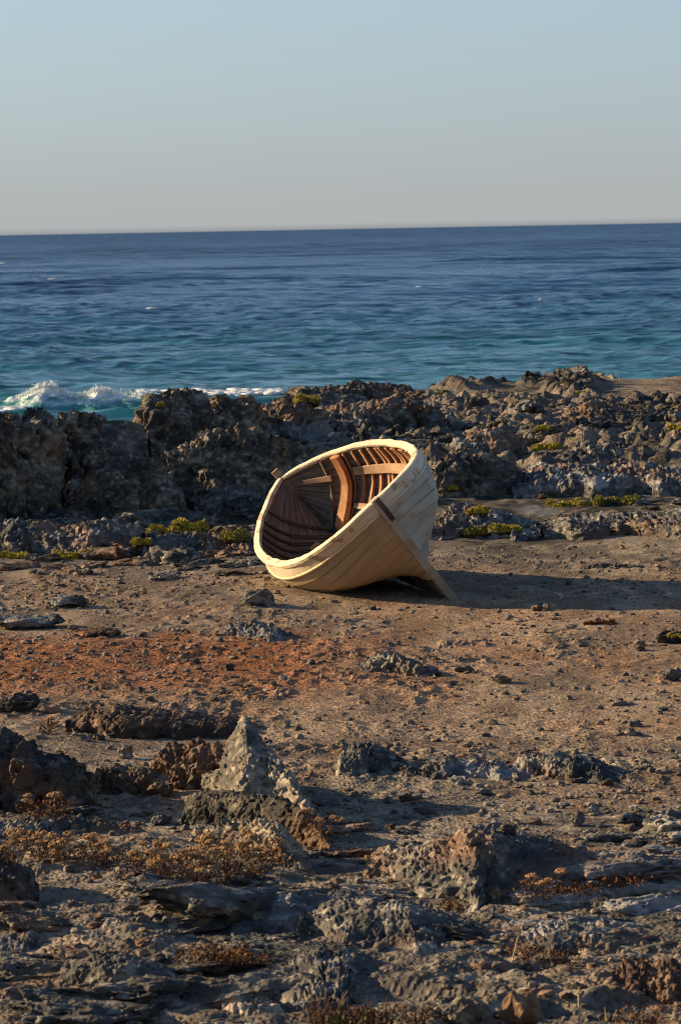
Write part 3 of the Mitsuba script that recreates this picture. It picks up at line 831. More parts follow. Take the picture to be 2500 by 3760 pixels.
ridge('rock_outcrop', [(440, 1930), (500, 1900), (570, 1893), (640, 1895), (670, 1930), (700, 1975), (725, 2010)], [(440, 1950), (600, 2005), (725, 2030)], 0.22, 'rock_pale',
      'crumbling rock with pale knobs at the right end of the dry plants', seed=65, e=0.8, amp=0.08, scale=0.12, ns=140, nphi=60)
ridge('rock_outcrop', [(-120, 1980), (-40, 1965), (10, 1975), (40, 2005), (62, 2060), (75, 2095)], [(-120, 2105), (75, 2105)], 0.35, 'rock_black',
      'dark block cut off by the left edge below the dry plants', seed=67, e=0.6, amp=0.10, scale=0.2, ns=90, nphi=60)
ridge('rock_outcrop', [(770, 1775), (785, 1735), (815, 1718), (850, 1716), (885, 1728), (930, 1755), (970, 1778)], [(770, 1790), (970, 1795)], 0.45, G,
      'grey rock at the left end of the low row right of the spire', seed=69, e=0.9, amp=0.06, scale=0.15, ns=110, nphi=60, wavy=0.9)
ridge('rock_outcrop', [(940, 1785), (985, 1758), (1030, 1745), (1090, 1752), (1150, 1755), (1190, 1780)], [(940, 1795), (1190, 1800)], 0.4, G,
      'middle rock of the low row right of the spire', seed=71, e=0.8, amp=0.05, scale=0.12, ns=110, nphi=44, wavy=0.9)
ridge('rock_outcrop', [(1170, 1785), (1220, 1745), (1280, 1738), (1330, 1735), (1375, 1748), (1420, 1775), (1445, 1790)], [(1170, 1795), (1445, 1800)], 0.45, G,
      'grey rock at the right end of the low row right of the spire', seed=73, e=0.85, amp=0.055, scale=0.13, ns=120, nphi=50, wavy=0.9)
ridge('rock_outcrop', [(835, 2020), (850, 1985), (900, 1955), (960, 1950), (1040, 1945), (1100, 1915), (1150, 1910), (1210, 1925), (1290, 1935), (1330, 1960), (1390, 2000), (1420, 2030)], [(835, 2050), (1100, 2090), (1420, 2060)], 0.75, 'rock_grey',
      'long dark outcrop with a knobbly lit left end in the right foreground', seed=75, e=1.0, amp=0.055, scale=0.14, ns=230, nphi=90, bed=(0.8, 1.0, 1.25), wavy=0.9)
ridge('rock_outcrop', [(425, 2105), (480, 2085), (540, 2062), (600, 2058), (660, 2060), (740, 2068), (800, 2060), (860, 2085)], [(425, 2150), (640, 2190), (860, 2170)], 0.85, 'rock_white',
      'low grey slab with a whitish worn patch in the foreground', seed=77, e=1.2, amp=0.05, scale=0.16, ns=170, nphi=60, bed=(0.8, 1.0, 1.25), wavy=0.8)
ridge('rock_outcrop', [(690, 2120), (760, 2085), (850, 2075), (950, 2085), (1050, 2120), (1130, 2140), (1210, 2165), (1260, 2200)], [(690, 2200), (950, 2230), (1260, 2235)], 0.8, 'rock_grey',
      'dark rock bank running down to the right in the foreground', seed=79, e=1.1, amp=0.05, scale=0.14, ns=190, nphi=70, bed=(0.8, 1.0, 1.25), wavy=0.8)
ridge('rock_outcrop', [(1060, 2175), (1130, 2150), (1230, 2138), (1330, 2135), (1420, 2150), (1500, 2175), (1600, 2190), (1680, 2200)], [(1060, 2200), (1330, 2245), (1680, 2250)], 0.8, 'rock_grey',
      'dark sloping bank below the gravel at the right edge', seed=81, e=1.1, amp=0.05, scale=0.15, ns=190, nphi=60, bed=(0.8, 1.0, 1.25), wavy=0.8)
ridge('rock_outcrop', [(110, 2265), (150, 2225), (220, 2205), (300, 2208), (370, 2225), (415, 2255), (425, 2290)], [(110, 2300), (270, 2325), (425, 2310)], 0.26, 'rock_grey',
      'dark block with a shaded front face at the lower left', seed=83, e=0.5, amp=0.05, scale=0.16, ns=140, nphi=70, bed=(0.8, 1.0, 1.25))
ridge('rock_outcrop', [(540, 2255), (580, 2215), (660, 2195), (740, 2185), (820, 2200), (900, 2230), (1000, 2265), (1080, 2290)], [(540, 2300), (800, 2330), (1080, 2320)], 0.9, 'rock_grey',
      'broad pitted grey rock near the lower edge, left of the middle', seed=85, e=1.2, amp=0.05, scale=0.13, ns=200, nphi=80, bed=(0.8, 1.0, 1.25), wavy=0.9)
ridge('rock_outcrop', [(470, 2350), (510, 2310), (560, 2300), (620, 2310), (660, 2350)], [(470, 2385), (660, 2390)], 0.4, 'rock_pale',
      'pale topped rock cut off by the lower edge', seed=87, e=1.1, amp=0.06, scale=0.12, ns=100, nphi=50, bed=(0.8, 1.0, 1.25))
ridge('rock_outcrop', [(1385, 2275), (1420, 2235), (1470, 2215), (1530, 2225), (1600, 2235), (1680, 2250)], [(1385, 2305), (1680, 2330)], 0.30, 'rock_rust',
      'reddish dark rock with pinkish crusts at the lower right edge', seed=89, e=0.7, amp=0.09, scale=0.14, ns=120, nphi=60)
ridge('rock_outcrop', [(-80, 2160), (0, 2150), (60, 2148), (110, 2165), (135, 2185)], [(-80, 2200), (135, 2200)], 0.35, 'rock_white',
      'bluish white flat slab at the left edge', seed=91, e=0.8, amp=0.05, scale=0.15, ns=90, nphi=40)
ridge('rock_outcrop', [(215, 2150), (245, 2125), (300, 2115), (365, 2120), (385, 2145)], [(215, 2165), (385, 2168)], 0.14, 'rock_grey',
      'low flat stone slab beside the small upright stone', seed=92, e=0.6, amp=0.04, scale=0.1, ns=80, nphi=36)
ridge('rock_outcrop', [(820, 1550), (850, 1520), (885, 1505), (920, 1512), (960, 1520), (1005, 1545)], [(820, 1553), (1005, 1562)], 0.35, 'rock_pale',
      'pale rock rib breaking the brown earth below the boat', seed=93, e=0.9, amp=0.09, scale=0.16, ns=110, nphi=50)
ridge('rock_outcrop', [(495, 1460), (530, 1438), (580, 1435), (630, 1445), (690, 1470)], [(495, 1470), (690, 1480)], 0.40, 'rock_white',
      'flat grey rock with a pale edge below the left end of the boat', seed=94, e=0.9, amp=0.08, scale=0.18, ns=110, nphi=44)

boulder('boulder', 1148, 1248, 2272, 2375, 'stone_brown', 'round brown boulder with a cracked lighter top at the lower edge', seed=201, block=2.2, amp=0.03, scale=0.6, sub=5, sink=0.05)
boulder('boulder', 1018, 1118, 2285, 2375, 'rock_pale', 'pale grey rounded boulder beside the brown one at the lower edge', seed=203, block=2.3, amp=0.07, scale=0.4, sub=5, sink=0.05)
boulder('boulder', 1310, 1355, 2258, 2310, 'rock_dark', 'small black block behind the upright stick at the lower right', seed=205, block=4, amp=0.05, sink=0.05)
boulder('boulder', 1068, 1115, 1908, 1950, 'rock_pale', 'rounded tan boulder on top of the long dark outcrop', seed=207, block=2.2, amp=0.04, sub=4)
boulder('boulder', 335, 398, 1800, 1832, 'stone_brown', 'smooth round brown stone left of the dark square block', seed=209, block=2.1, amp=0.03, sub=4)
boulder('boulder', 271, 308, 1713, 1748, 'rock_pale', 'pale upright rounded stone between the dark rocks at the left', seed=211, block=2.4, amp=0.05, sub=4)
boulder('boulder', 186, 214, 1692, 1708, 'rock_white', 'small whitish stone near the shaded mound, left one of a pair', seed=213, sub=3)
boulder('boulder', 218, 243, 1688, 1706, 'rock_white', 'small whitish stone near the shaded mound, right one of a pair', seed=214, sub=3)
boulder('boulder', 345, 398, 1872, 1902, 'rock_white', 'cream stone on the ground before the dark square block', seed=215, sub=4)
boulder('boulder', 1150, 1192, 1890, 1918, 'rock_dark', 'sharp black stone behind the long dark outcrop', seed=217, sub=4, block=4)
boulder('boulder', 1347, 1383, 1853, 1876, 'rock_grey', 'grey stone on the rusty grass patch at the right', seed=219, sub=4)
boulder('boulder', 918, 950, 1826, 1846, 'rock_rust', 'brown stone at the edge of the shadow of the spire', seed=221, sub=4)
boulder('boulder', 1095, 1135, 1812, 1830, 'rock_dark', 'flat black stone below the middle rock of the low row', seed=223, sub=4)
boulder('boulder', 950, 980, 1855, 1872, 'rock_dark', 'black stone lying inside the shadow of the spire', seed=224, sub=4)
boulder('boulder', 367, 408, 2110, 2146, 'rock_pale', 'small upright pale stone in the left foreground', seed=225, sub=4, block=4, depth=0.5)
boulder('boulder', 320, 345, 2130, 2148, 'stone_brown', 'small round brown stone beside the upright pale stone', seed=227, sub=3)
boulder('boulder', 105, 205, 1368, 1402, 'rock_dark', 'black stone alone on the earth left of the boat', seed=229, sub=4)
boulder('boulder', -15, 148, 1412, 1452, 'rock_dark', 'wide black stone at the left edge above the red earth', seed=231, sub=5)
boulder('boulder', 165, 280, 1445, 1468, 'rock_rust', 'low brown stone at the upper rim of the red earth', seed=233, sub=4)
boulder('boulder', 553, 632, 1352, 1396, 'rock_grey', 'grey knobbly stone on the earth just below the left end of the boat', seed=235, sub=5)
boulder('boulder', -10, 92, 1592, 1642, 'rock_dark', 'black stone at the left edge below the red earth', seed=237, sub=5)
boulder('boulder', 1508, 1620, 1446, 1482, 'rock_dark', 'dark stone with a mossy top cut off by the right edge', seed=239, sub=5)
boulder('boulder', 1222, 1250, 1392, 1408, 'stone_brown', 'left one of two stones at the rim of the boat shadow', seed=241, sub=3)
boulder('boulder', 1250, 1276, 1388, 1407, 'rock_pale', 'right one of two stones at the rim of the boat shadow', seed=242, sub=3)
boulder('boulder', 1310, 1350, 1868, 1905, 'rock_grey', 'grey stone at the upper right end of the long dark outcrop', seed=243, sub=4)
boulder('boulder', 1355, 1420, 1985, 2015, 'rock_pale', 'pale stone in the gravel right of the long dark outcrop', seed=245, sub=4)
boulder('boulder', 1440, 1490, 1955, 1985, 'rock_grey', 'grey stone in the gravel near the right edge', seed=247, sub=4)
boulder('boulder', 1520, 1575, 1535, 1570, 'rock_grey', 'jumbled grey stone at the right edge among the rubble', seed=249, sub=4)
boulder('boulder', 1130, 1180, 1555, 1575, 'rock_dark', 'dark flat stone in the rubble on the brown earth', seed=251, sub=4)

# loose stones and pebbles
srng = np.random.default_rng(77)
sprotos = [blob(300 + k, (1.0, 0.85, srng.uniform(0.5, 0.8)), 2, srng.uniform(2.2, 4.5), 0.10, 0.5) for k in range(8)]
stone_ply = []
for k, p in enumerate(sprotos):
    stone_ply.append([])
    for m in ('stone', 'rock_grey', 'rock_rust'):
        scene[f'shapes_stone_{k}_{m}'] = {'type': 'shapegroup', 'body': mikit.ply(p, 'mat_' + m, 40)}
        stone_ply[-1].append({'type': 'instance', 'shapes': {'type': 'ref', 'id': f'shapes_stone_{k}_{m}'}})


def in_frame(x, y, m=1.05):
    return abs(x) < 0.0935 * y * m


# low slabs of bedded rock breaking the foreground
k = 0
while k < 110:
    right_ = k >= 70
    y = 51.0 + 7.5 * frng.random() if right_ else 45.4 + 8.2 * frng.random()
    x = frng.uniform(1.9, 7.0) if right_ else frng.uniform(-5.6, -1.1)
    if y < 46.5 and frng.random() < 0.5:
        continue
    s = 0.24 * math.exp(frng.normal(0.2, 0.45)); g = float(height(x, y)[0])
    pq = protos[frng.integers(len(protos))]
    key = numbered('low_rock'); pale = frng.random() < 0.7
    scene[key] = {**pq[2 if pale else 1], 'to_world': T4().translate([x, y, g + 0.01]).rotate([0, 0, 1], frng.uniform(0, 360)).scale([s * frng.uniform(1.1, 1.9), s, s * frng.uniform(0.4, 0.8)])}
    M = np.array(scene[key]['to_world'].matrix, float); ROCKV.append(pq[0] @ M[:3, :3].T + M[:3, 3])
    lab = ('grey' if pale else 'dark') + (' low rock on the shelf right of the boat' if right_ else ' low rock at the foot of the cliff ' + ('far left' if x < -3 else 'near the boat'))
    labels[key] = {'label': lab, 'category': 'rock', 'group': lab.replace('rock', 'rocks')}
    k += 1
# bigger blocks fallen at the foot of the cliff
for k in range(26):
    y = frng.uniform(50.2, 53.6); x = frng.uniform(-5.7, -1.0)
    s = 0.42 * math.exp(frng.normal(0.1, 0.35)); g = float(height(x, y)[0])
    pq = protos[frng.integers(len(protos))]
    key = numbered('boulder'); pale = frng.random() < 0.5
    scene[key] = {**pq[2 if pale else 1], 'to_world': T4().translate([x, y, g + 0.02]).rotate([0, 0, 1], frng.uniform(0, 360)).rotate([1, 0, 0], frng.uniform(-20, 20)).scale([s * frng.uniform(1.0, 1.7), s, s * frng.uniform(0.6, 1.1)])}
    M = np.array(scene[key]['to_world'].matrix, float); ROCKV.append(pq[0] @ M[:3, :3].T + M[:3, 3])
    lab = ('grey' if pale else 'dark brown') + ' block fallen at the foot of the cliff ' + ('far left' if x < -3 else 'near the boat')
    labels[key] = {'label': lab, 'category': 'rock', 'group': lab.replace('block', 'blocks')}
k = 0
while k < 64:
    y = frng.uniform(18.8, 27.0); x = frng.uniform(-1, 1) * 0.0935 * y * 1.15
    if (x < -0.5 and 24.2 < y < 26.0) or nz(np.array([[x * 0.8, y * 1.3, 0.0]]), 47, 3)[0] < 0.42:
        continue
    q = project(np.array([[x, y, 0.0]]))[0]
    if any(x0 < q[0] < x1 and y0 < q[1] < y1 for x0, x1, y0, y1 in ((900, 1330, 2215, 2560), (1270, 1640, 2190, 2560), (280, 450, 2080, 2230), (600, 1000, 2270, 2560), (1040, 1160, 1890, 1990), (330, 420, 1860, 1930))):
        continue      # room for the named boulders and plants there
    s = 0.22 * math.exp(frng.normal(0.35, 0.4)); g = float(height(x, y)[0])
    pq = protos[frng.integers(len(protos))]
    key = numbered('flat_rock'); pale = frng.random() < 0.8
    scene[key] = {**pq[2 if pale else 1], 'to_world': T4().translate([x, y, g + 0.01]).rotate([0, 0, 1], frng.uniform(-25, 25)).rotate([0, 1, 0], frng.uniform(-8, 8)).scale([s * frng.uniform(1.1, 2.0), s, s * frng.uniform(0.35, 0.65)])}
    M = np.array(scene[key]['to_world'].matrix, float); ROCKV.append(pq[0] @ M[:3, :3].T + M[:3, 3])
    side_ = 'left' if x < -0.03 * y else 'right' if x > 0.03 * y else 'middle'
    row = 'nearest to the lower edge' if y < 21.5 else 'in the middle of the foreground' if y < 24.5 else 'at the back of the foreground'
    lab = ('grey' if pale else 'dark') + f' low rock slab {row}, {side_} part'
    labels[key] = {'label': lab, 'category': 'rock', 'group': lab.replace('slab', 'slabs')}
    k += 1
n = 0
while n < 290:
    y = 19.0 + 29 * srng.random() ** 1.1
    x = srng.uniform(-1, 1) * 0.0935 * y * 1.08
    rubble = math.exp(-(((x - 1.6) / 1.5) ** 2 + ((y - 34.2) / 1.4) ** 2))
    dens = 0.25 + 0.7 * sst(0.45, 0.62, nz(np.array([[x * 0.6, y * 0.4, 3.0]]), 21, 3))[0] + rubble
    if y > 39.5 and abs(x - 1.2) < 3.4:
        dens *= 0.12
    if srng.random() > dens:
        continue
    s = min(0.035 * math.exp(srng.normal(0.4, 0.45)), 0.17)
    z = float(height(x, y)[0])
    key = numbered('stone')
    mk = srng.choice(3, p=[0.5, 0.3, 0.2])
    scene[key] = {**stone_ply[srng.integers(8)][mk],
                  'to_world': T4().translate([x, y, z + s * 0.15]).rotate([0, 0, 1], srng.uniform(0, 360)).rotate([1, 0, 0], srng.uniform(-20, 20)).scale([s * srng.uniform(0.9, 1.5), s, s * srng.uniform(0.7, 1)])}
    zone = ('on the gravel of the foreground', 'on the brown earth before the boat', 'on the ground around the boat')[int(y > 28.5) + int(y > 39)]
    what = ('tan', 'grey', 'reddish')[mk] + (' fist sized' if s > 0.06 else ' small')
    side_ = 'left' if x < -0.03 * y else 'right' if x > 0.03 * y else 'middle'
    labels[key] = {'label': f'{what} loose stone lying {zone}, {side_} part', 'category': 'stone', 'group': f'{what} stones {zone}, {side_} part'}
    n += 1
oct_ = trimesh.creation.icosphere(subdivisions=0)
N = 12500
py_ = 18.8 + 31 * srng.random(N) ** 1.0
px_ = srng.uniform(-1, 1, N) * (0.0935 * py_ * 1.2 + 0.3)
ok = srng.random(N) < (0.35 + 0.65 * sst(0.42, 0.6, nz(np.column_stack([px_ * 0.6, py_ * 0.4, py_ * 0 + 3.0]), 21, 3)))
px_, py_ = px_[ok], py_[ok]; N = len(px_)
pz_ = height(px_, py_)
ss_ = np.minimum(0.012 * np.exp(srng.normal(0.35, 0.5, N)), 0.05)
bv = oct_.vertices[None] * (1 + srng.uniform(-0.25, 0.25, (N, len(oct_.vertices), 1))) * (ss_[:, None, None] * np.stack([srng.uniform(0.8, 1.5, N), srng.uniform(0.8, 1.2, N), srng.uniform(0.45, 0.85, N)], -1)[:, None])
ca, sa = np.cos(an := srng.uniform(0, 6.28, N)), np.sin(an)
bv = np.stack([bv[..., 0] * ca[:, None] - bv[..., 1] * sa[:, None], bv[..., 0] * sa[:, None] + bv[..., 1] * ca[:, None], bv[..., 2]], -1) + np.stack([px_, py_, pz_ + ss_ * 0.25], -1)[:, None]
bf = oct_.faces[None] + (np.arange(N) * len(oct_.vertices))[:, None, None]
obj('pebbles', (bv.reshape(-1, 3), bf.reshape(-1, 3)), 'stone', label='small pebbles and grit strewn over the earth', cat='pebbles', kind='stuff')

# ------------------------------------------------------------------ plants
def leaves(rng, pts, size, up=0.5, aspect=2.2):
    """Small pointed leaves (two triangles each) at pts."""
    n = len(pts)
    d = rng.normal(size=(n, 3)); d[:, 2] = np.abs(d[:, 2]) + up; d /= np.linalg.norm(d, axis=1, keepdims=True)
    s = np.cross(d, rng.normal(size=(n, 3))); s /= np.linalg.norm(s, axis=1, keepdims=True)
    L = (size * rng.uniform(0.6, 1.4, n))[:, None]
    v = np.stack([pts, pts + d * L * 0.5 + s * L / aspect / 2, pts + d * L, pts + d * L * 0.5 - s * L / aspect / 2], 1)
    f = np.array([[0, 1, 2], [0, 2, 3]])[None] + (np.arange(n) * 4)[:, None, None]
    return v.reshape(-1, 3), f.reshape(-1, 3)


def tube_mesh(pts, r, sides=5):
    pts = np.asarray(pts, float); t = np.gradient(pts, axis=0); t /= np.linalg.norm(t, axis=1, keepdims=True)
    a = np.cross(t, [0.3, 0.9, 0.2]); a /= np.linalg.norm(a, axis=1, keepdims=True); b = np.cross(t, a)
    an = np.arange(sides) * 2 * np.pi / sides
    rr = np.broadcast_to(r, (len(pts),))[:, None, None]
    v = pts[:, None] + rr * (np.cos(an)[None, :, None] * a[:, None] + np.sin(an)[None, :, None] * b[:, None])
    return loft(v)


def join(ms):
    vs, fs, o = [], [], 0
    for m in ms:
        v, f = (m.vertices, m.faces) if hasattr(m, 'vertices') else m
        vs.append(v); fs.append(np.asarray(f) + o); o += len(v)
    return np.concatenate(vs), np.concatenate(fs)


def cushion(x0, x1, y0, y1, mat, label, seed, name='cushion_shrub', cat='shrub', n=2200, leaf=0.04, zlift=None, group=None):
    rng = np.random.default_rng(seed)
    g = surface_at((x0 + x1) / 2, y1 - 2)
    if zlift is not None:
        g = at((x0 + x1) / 2, y1, zlift)
    k = g[1] / 8389.0
    w, h = (x1 - x0) * k, (y1 - y0) * k * 0.55
    nl = max(5, int(w / max(h, 0.1) * 3))
    c = np.column_stack([rng.uniform(-0.42, 0.42, nl) * w, rng.uniform(-0.3, 0.3, nl) * w * 0.7, np.zeros(nl)])
    r = np.column_stack([rng.uniform(0.35, 0.95, nl) * max(h, 0.30 * w / 2), np.zeros(nl), rng.uniform(0.30, 1.0, nl) * h])
    i = rng.integers(nl, size=n)
    d = rng.normal(size=(n, 3)); d[:, 2] = np.abs(d[:, 2]); d /= np.linalg.norm(d, axis=1, keepdims=True)
    q = rng.uniform(0.55, 1.0, n)[:, None] ** 0.5
    p = c[i] + d * q * np.column_stack([r[i, 0], r[i, 0], r[i, 2]]) + g - [0, 0, 0.03]
    p[:, 1] += 0.12 * w
    v, f = leaves(rng, p, np.full(n, leaf))
    key = numbered(name)
    obj('foliage', (v, f), mat, key)
    sp = trimesh.creation.icosphere(subdivisions=2)
    cores = []
    for j in range(nl):
        cores.append((sp.vertices * [r[j, 0] * 0.72, r[j, 0] * 0.72, r[j, 2] * 0.72] + c[j] + g - [0, -0.12 * w, 0.03], sp.faces))
    obj('twigs', join(cores), 'twig', key, smooth=True)
    tag(key, label, cat, group)
    return key


Y, GN, RU = 'leaf_yellow', 'leaf_green', 'leaf_rust'
for a in ((345, 480, 1160, 1222, Y, 'wide yellow green cushion left of the boat below the knobbly rock'), (500, 590, 1188, 1238, GN, 'rusty green cushion right beside the left rim of the boat'),
          (120, 210, 1245, 1290, Y, 'golden cushion on the low grey ledge at the left'), (-30, 70, 1255, 1288, Y, 'flat golden cushion cut off by the left edge'),
          (305, 352, 1222, 1248, Y, 'small yellow cushion below the wide yellow green one'), (678, 736, 884, 922, Y, 'bright yellow green cushion against the surf on the rock rim'),
          (360, 378, 916, 930, Y, 'tiny yellow cushion on the crest of the brown rock mass'), (975, 1020, 884, 906, Y, 'left one of the cushions on the skyline above the boat'),
          (1050, 1105, 880, 906, Y, 'right one of the cushions on the skyline above the boat'), (1315, 1372, 888, 914, Y, 'golden cushion under the highest jagged rocks'),
          (1225, 1292, 998, 1036, Y, 'round yellow green cushion in the middle of the right slope'), (1232, 1270, 966, 984, Y, 'small golden cushion above the round one on the right slope'),
          (1215, 1255, 1036, 1058, GN, 'small dull green cushion below the round one on the right slope'), (1535, 1590, 964, 984, Y, 'golden cushion at the right edge of the open gravel'),
          (1252, 1378, 1130, 1168, Y, 'wide yellow green cushion on the pale slab at the right'), (1365, 1478, 1122, 1162, GN, 'dark green shrub right of the wide yellow cushion'),
          (1060, 1130, 1198, 1226, GN, 'green cushion on the whitish rocks beside the boat'), (1120, 1190, 1188, 1226, Y, 'rusty yellow cushion on the whitish rocks beside the boat'),
          (1005, 1055, 1112, 1130, Y, 'thin golden cushion touching the right side of the boat'), (1080, 1122, 1150, 1178, Y, 'ochre tuft above the whitish rocks beside the boat')):
    cushion(*a, seed=int(a[0]) + 500, n=2200 + int(a[1] - a[0]) * 20, leaf=0.034)
cushion(1528, 1580, 1446, 1462, Y, 'flat green moss cushion on the dark stone at the right edge', 901, n=900, leaf=0.02, zlift=0.10)
cushion(1335, 1420, 1412, 1440, RU, 'rusty flat plant with a green tip on the earth below the boat shadow', 902, n=1600, leaf=0.03)


def head(rng, c, r):
    """A dried flower head: a flattened dome of small knobs."""
    sp = trimesh.creation.icosphere(subdivisions=1)
    ms = [(sp.vertices * [r * 0.8, r * 0.8, r * 0.38] + c, sp.faces)]
    oc = trimesh.creation.icosphere(subdivisions=0)
    for _ in range(34):
        d = rng.normal(size=3); d[2] = abs(d[2]) * 0.9 - 0.15; d /= np.linalg.norm(d)
        ms.append((oc.vertices * r * rng.uniform(0.14, 0.26) + c + d * [r, r, r * 0.55], oc.faces))
    return join(ms)


def dry_plant(px, py, nhead, hgt, spread, label, seed, rust=0.6, heads=True, leaf_n=260, name='dried_plant', mat=RU):
    rng = np.random.default_rng(seed)
    g = surface_at(px, py)
    key = numbered(name)
    st, hd = [], []
    for i in range(nhead):
        a, q = rng.uniform(0, 6.28), rng.uniform(0.15, 1.0)
        tip = g + [math.cos(a) * q * spread, math.sin(a) * q * spread * 0.8, hgt * rng.uniform(0.45, 1.05)]
        mid = (g + tip) / 2 + [math.cos(a) * 0.02, math.sin(a) * 0.02, hgt * 0.10]
        b = g + [math.cos(a) * q * spread * 0.35, math.sin(a) * q * spread * 0.3, -0.02]
        t = np.linspace(0, 1, 6)[:, None]
        st.append(tube_mesh((1 - t) ** 2 * b + 2 * t * (1 - t) * mid + t ** 2 * tip, 0.0032, 4))
        hd.append((tip, rng.uniform(0.026, 0.042)))
    for i in range(nhead):
        a, q = rng.uniform(0, 6.28), rng.uniform(0.3, 1.0)
        tip = g + [math.cos(a) * q * spread, math.sin(a) * q * spread * 0.8, hgt * rng.uniform(0.25, 0.8)]
        t = np.linspace(0, 1, 4)[:, None]
        st.append(tube_mesh(g * (1 - t) + tip * t + [0, 0, 0.02] * np.sin(t * 3.1), 0.0025, 3))
    obj('stems', join(st), 'twig', key)
    a, q = rng.uniform(0, 6.28, leaf_n), np.sqrt(rng.random(leaf_n))
    p = g + np.column_stack([np.cos(a) * q * spread * 1.05, np.sin(a) * q * spread * 0.8, rng.uniform(0, 0.7, leaf_n) * hgt])
    obj('leaves', leaves(rng, p, np.full(leaf_n, 0.024), 0.6), mat, key)
    if heads:
        for c, r in hd:
            obj('flower_head', head(rng, c, r), 'dry_head', key, smooth=False)
    tag(key, label, 'plant')
    return key


for i, (x, y, nh, h, sp, lab) in enumerate((
        (25, 1985, 9, 0.20, 0.22, 'first dried plant of the brown row from the left edge'), (95, 1975, 8, 0.20, 0.20, 'second dried plant of the brown row from the left'),
        (165, 2000, 9, 0.22, 0.22, 'third dried plant of the brown row, with some green in it'), (240, 1995, 9, 0.20, 0.20, 'fourth dried plant of the brown row from the left'),
        (310, 2010, 9, 0.20, 0.20, 'fifth dried plant of the brown row from the left'), (385, 2025, 11, 0.22, 0.22, 'dried plant with many heads in the middle of the brown row'),
        (455, 2040, 12, 0.24, 0.22, 'bushy dried plant below the middle of the brown row'), (520, 2030, 12, 0.26, 0.22, 'tallest dried plant of the brown row, third from its right end'),
        (590, 2015, 10, 0.26, 0.20, 'dried plant second from the right end of the brown row'), (480, 1985, 8, 0.20, 0.2, 'dried plant behind the bushy one of the brown row'),
        (645, 1990, 6, 0.2, 0.14, 'dried plant at the right end of the brown row against the pale knobs'))):
    dry_plant(x, y, nh, h, sp, lab, 600 + i, leaf_n=150)
dry_plant(740, 1930, 6, 0.20, 0.16, 'dried plant alone in the shadow of the spire', 620, leaf_n=120)
dry_plant(110, 1880, 5, 0.16, 0.22, 'rust brown bush before the black mound at the left edge', 621, leaf_n=500)
dry_plant(115, 1690, 3, 0.14, 0.10, 'small orange headed plant on top of the black mound', 622, leaf_n=90)
dry_plant(1245, 2060, 4, 0.14, 0.16, 'rusty plant with one bright head before the long dark outcrop', 623, leaf_n=200)
dry_plant(1135, 2080, 3, 0.10, 0.14, 'low rusty plant left of the one with the bright head', 624, leaf_n=160, heads=False)
dry_plant(1330, 2055, 3, 0.08, 0.16, 'low rusty plant right of the one with the bright head', 625, leaf_n=240, heads=False)
dry_plant(1430, 2040, 3, 0.10, 0.18, 'rusty tuft beside the right end of the long dark outcrop', 626, leaf_n=300, heads=False)
dry_plant(490, 2205, 5, 0.10, 0.22, 'wide low rusty plant below the slab with the whitish patch', 627, leaf_n=520, heads=False)
dry_plant(570, 2215, 4, 0.06, 0.16, 'thin rusty plant right of the wide low one', 628, leaf_n=220, heads=False)
dry_plant(1060, 2095, 4, 0.10, 0.14, 'rusty plant under the pale straw stalks', 629, leaf_n=240, heads=False)
dry_plant(1290, 2225, 4, 0.12, 0.14, 'rusty plant in the dark hollow at the right', 630, leaf_n=180, heads=False)
dry_plant(1210, 2210, 4, 0.12, 0.12, 'rusty plant left in the dark hollow at the right', 631, leaf_n=140, heads=False)
dry_plant(1480, 2375, 6, 0.16, 0.16, 'rust red plant at the lower right corner', 632, leaf_n=220, heads=False)
for i, (x, lab) in enumerate(((735, 'dark twiggy bush at the lower edge, leftmost of four'), (800, 'rusty twiggy bush at the lower edge, second of four'), (880, 'rusty twiggy bush at the lower edge, third of four'), (960, 'twiggy bush at the lower edge beside the pale boulder'))):
    dry_plant(x, 2372, (16, 11, 9, 12)[i], (0.22, 0.16, 0.19, 0.15)[i], 0.16, lab, 640 + i, leaf_n=(120, 260, 170, 90)[i], heads=False, name='twiggy_bush')
for i, (x, y, lab) in enumerate(((782, 2372, 'yellow green succulent shoots at the lower edge, left clump'), (862, 2368, 'yellow green succulent shoots at the lower edge, right clump'))):
    rng = np.random.default_rng(660 + i); g = ground_at(x, y); ms = []
    for _ in range(9):
        b = g + [rng.uniform(-0.05, 0.05), rng.uniform(-0.03, 0.03), 0.0]
        t = np.linspace(0, 1, 5)[:, None]
        ms.append(tube_mesh(b + t * [rng.uniform(-0.02, 0.02), 0, rng.uniform(0.05, 0.11)], np.array([0.006, 0.008, 0.008, 0.007, 0.002]), 6))
    tag(obj('succulent', join(ms), 'succulent', smooth=True), lab, 'plant')


def stalks(name, lines, lab, r=0.0028, mat='straw', cat='grass'):
    """Dead stalks: each from a foot (px, py) on the ground to a tip seen at (px, py)."""
    ms = []
    for i, (fx, fy, tx, ty) in enumerate(lines):
        g = ground_at(fx, fy); d = g[1] / 8389.0
        e = g + [(tx - fx) * d, 0.05 * ((i % 3) - 1), max((fy - ty) * d, 0.02)]
        t = np.linspace(0, 1, 7)[:, None]
        ms.append(tube_mesh(g * (1 - t) + e * t + np.array([0, 0, 0.05 * np.hypot(tx - fx, ty - fy) * d]) * np.sin(t * np.pi) - [0, 0, 0.01], np.linspace(r, r * 0.5, 7), 5))
    tag(obj(name, join(ms), mat), lab, cat)


